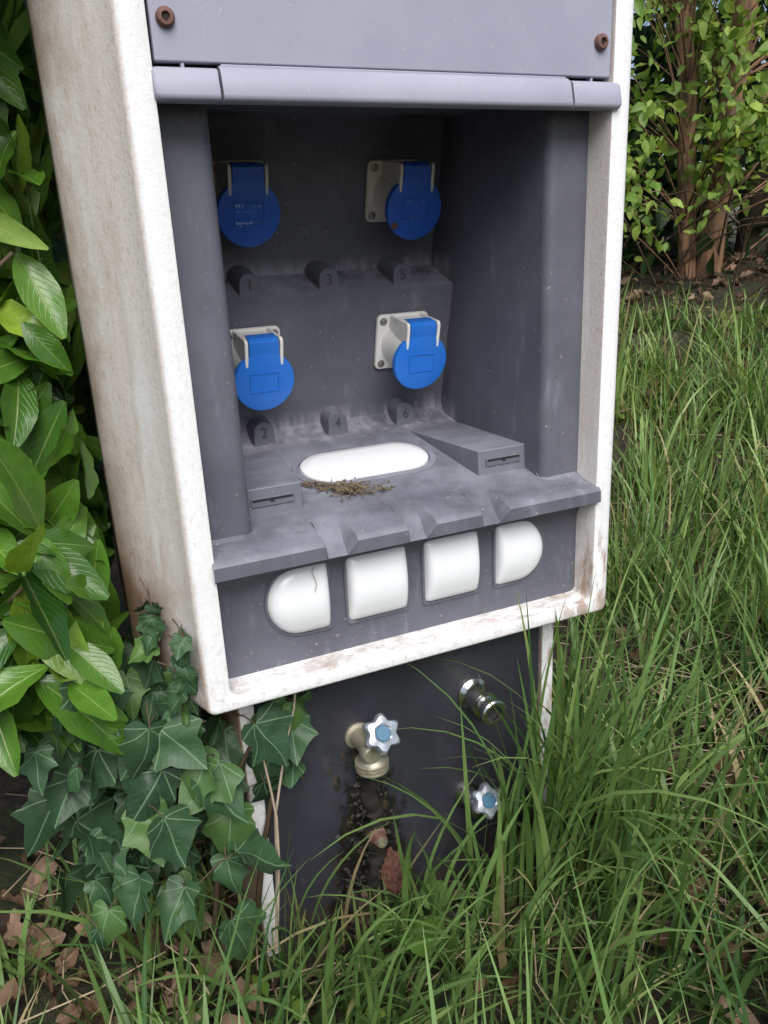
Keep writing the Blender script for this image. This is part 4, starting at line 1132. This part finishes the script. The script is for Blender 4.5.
kinds = ['tall dark tree of the wood directly behind the brown trunks', 'dark tree of the wood behind the laurel hedge', 'dark tree behind the housing hidden mostly by it', 'broad dark tree at the far right of the wood', 'tree with sky showing round it deep in the wood', 'dense dark tree near the right picture edge', 'small dark understorey tree behind the sapling', 'dark tree standing right behind the leaning trunk', 'far tree of the wood beyond the others, left', 'far tree of the wood beyond the others, middle', 'far tree of the wood beyond the others, right', 'farthest tree of the wood at its right end']
for i, (x, y) in enumerate(((2.5, 2.9), (-1.2, 3.6), (.6, 3.4), (4.2, 1.0), (3.3, 3.7), (3.2, 1.7), (1.7, 3.2), (2.9, 2.25), (2.6, 4.4), (3.7, 4.6), (4.7, 3.6), (5.4, 2.4))):
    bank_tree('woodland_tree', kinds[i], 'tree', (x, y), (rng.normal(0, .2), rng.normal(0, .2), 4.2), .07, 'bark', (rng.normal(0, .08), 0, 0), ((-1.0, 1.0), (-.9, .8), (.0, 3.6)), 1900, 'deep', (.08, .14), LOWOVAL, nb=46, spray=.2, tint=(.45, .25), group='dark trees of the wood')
# small yellow-flowered shrub and bramble arches at the wood's edge
def yellow_shrub():
    root = tag(empty('flowering_shrub', (1.62, 1.86, .5)), 'sprig of small yellow flowers beside the right edge of the housing', 'shrub')
    n = 26; p = rng.normal(0, .035, (n, 3)) + np.array((-.02, .02, .63)); tb = Tubes()
    tb.add([(0, 0, -.1), (.0, .02, .3), (-.02, .02, .66)], [.006, .004, .002], 5); tb.build('stem', 'stem', root)
    leaves('crown', LOWOVAL, p, rvec(n), rvec(n, .4) + (-.5, -.6, .5), rnd(n, .02, .035), rnd(n, 0, 1), 'yellow', root)
yellow_shrub()
def undergrowth():
    tb = Tubes()
    for i in range(34):
        x, y = rng.uniform(1.2, 2.8), rng.uniform(1.2, 2.6); s_ = x * .75 + y * .66
        if s_ < 2.3: continue
        z = float(gh(x, y)); a = rng.uniform(0, 6.3); L = rng.uniform(.3, .9)
        tb.add(bez((x, y, z), (x + L * math.cos(a), y + L * math.sin(a), z + rng.uniform(0, .5)), (0, 0, rng.uniform(.05, .25))), np.linspace(.005, .002, 7), 5)
    tag(tb.build('undergrowth', 'stem'), 'tangle of bare brown stems under the trees', None, None, 'stuff')
undergrowth()

# ------------------------------------------------------------------ camera, light, world
cam = bpy.data.cameras.new('camera'); co = bpy.data.objects.new('camera', cam); COL.objects.link(co)
R = Matrix(((0.90947497, 0.17455521, -0.37734037), (-0.41317591, 0.27846127, -0.86703229), (-0.04627032, 0.94445212, 0.32537556)))
co.matrix_world = Matrix.Translation((-.35, -.7, GZ)) @ R.to_4x4()
cam.sensor_fit = 'VERTICAL'; cam.sensor_height = 36; cam.sensor_width = 27; cam.lens = 802 / 1024 * 36
cam.clip_start = .02; cam.clip_end = 2000
scene.camera = co

SUN_EL, SUN_AZ = math.radians(49), math.radians(12)      # azimuth of the sun measured from -y towards +x (behind the camera's right)
sd = Vector((math.cos(SUN_EL) * math.sin(-SUN_AZ), -math.cos(SUN_EL) * math.cos(SUN_AZ), math.sin(SUN_EL)))
sun = bpy.data.lights.new('sun', 'SUN'); so = bpy.data.objects.new('sun', sun); COL.objects.link(so)
sun.energy = 4.5; sun.angle = math.radians(46); sun.color = (1.0, .985, .965)
so.rotation_euler = sd.to_track_quat('Z', 'Y').to_euler()
w = bpy.data.worlds.new('World'); scene.world = w; w.use_nodes = True
nt = w.node_tree; nt.nodes.clear()
sky = nt.nodes.new('ShaderNodeTexSky'); sky.sky_type = 'NISHITA'; sky.sun_disc = False
sky.sun_elevation = SUN_EL; sky.sun_rotation = math.atan2(sd.x, sd.y)
sky.air_density = 1.0; sky.dust_density = 2.5; sky.ozone_density = 1.0
bg = nt.nodes.new('ShaderNodeBackground'); bg.inputs[1].default_value = .13
ow = nt.nodes.new('ShaderNodeOutputWorld'); nt.links.new(sky.outputs[0], bg.inputs[0]); nt.links.new(bg.outputs[0], ow.inputs[0])
scene.view_settings.view_transform = 'Standard'; scene.view_settings.look = 'None'
scene.view_settings.exposure = 0; scene.view_settings.gamma = 1
scene.cycles.max_bounces = 6; scene.cycles.transparent_max_bounces = 4
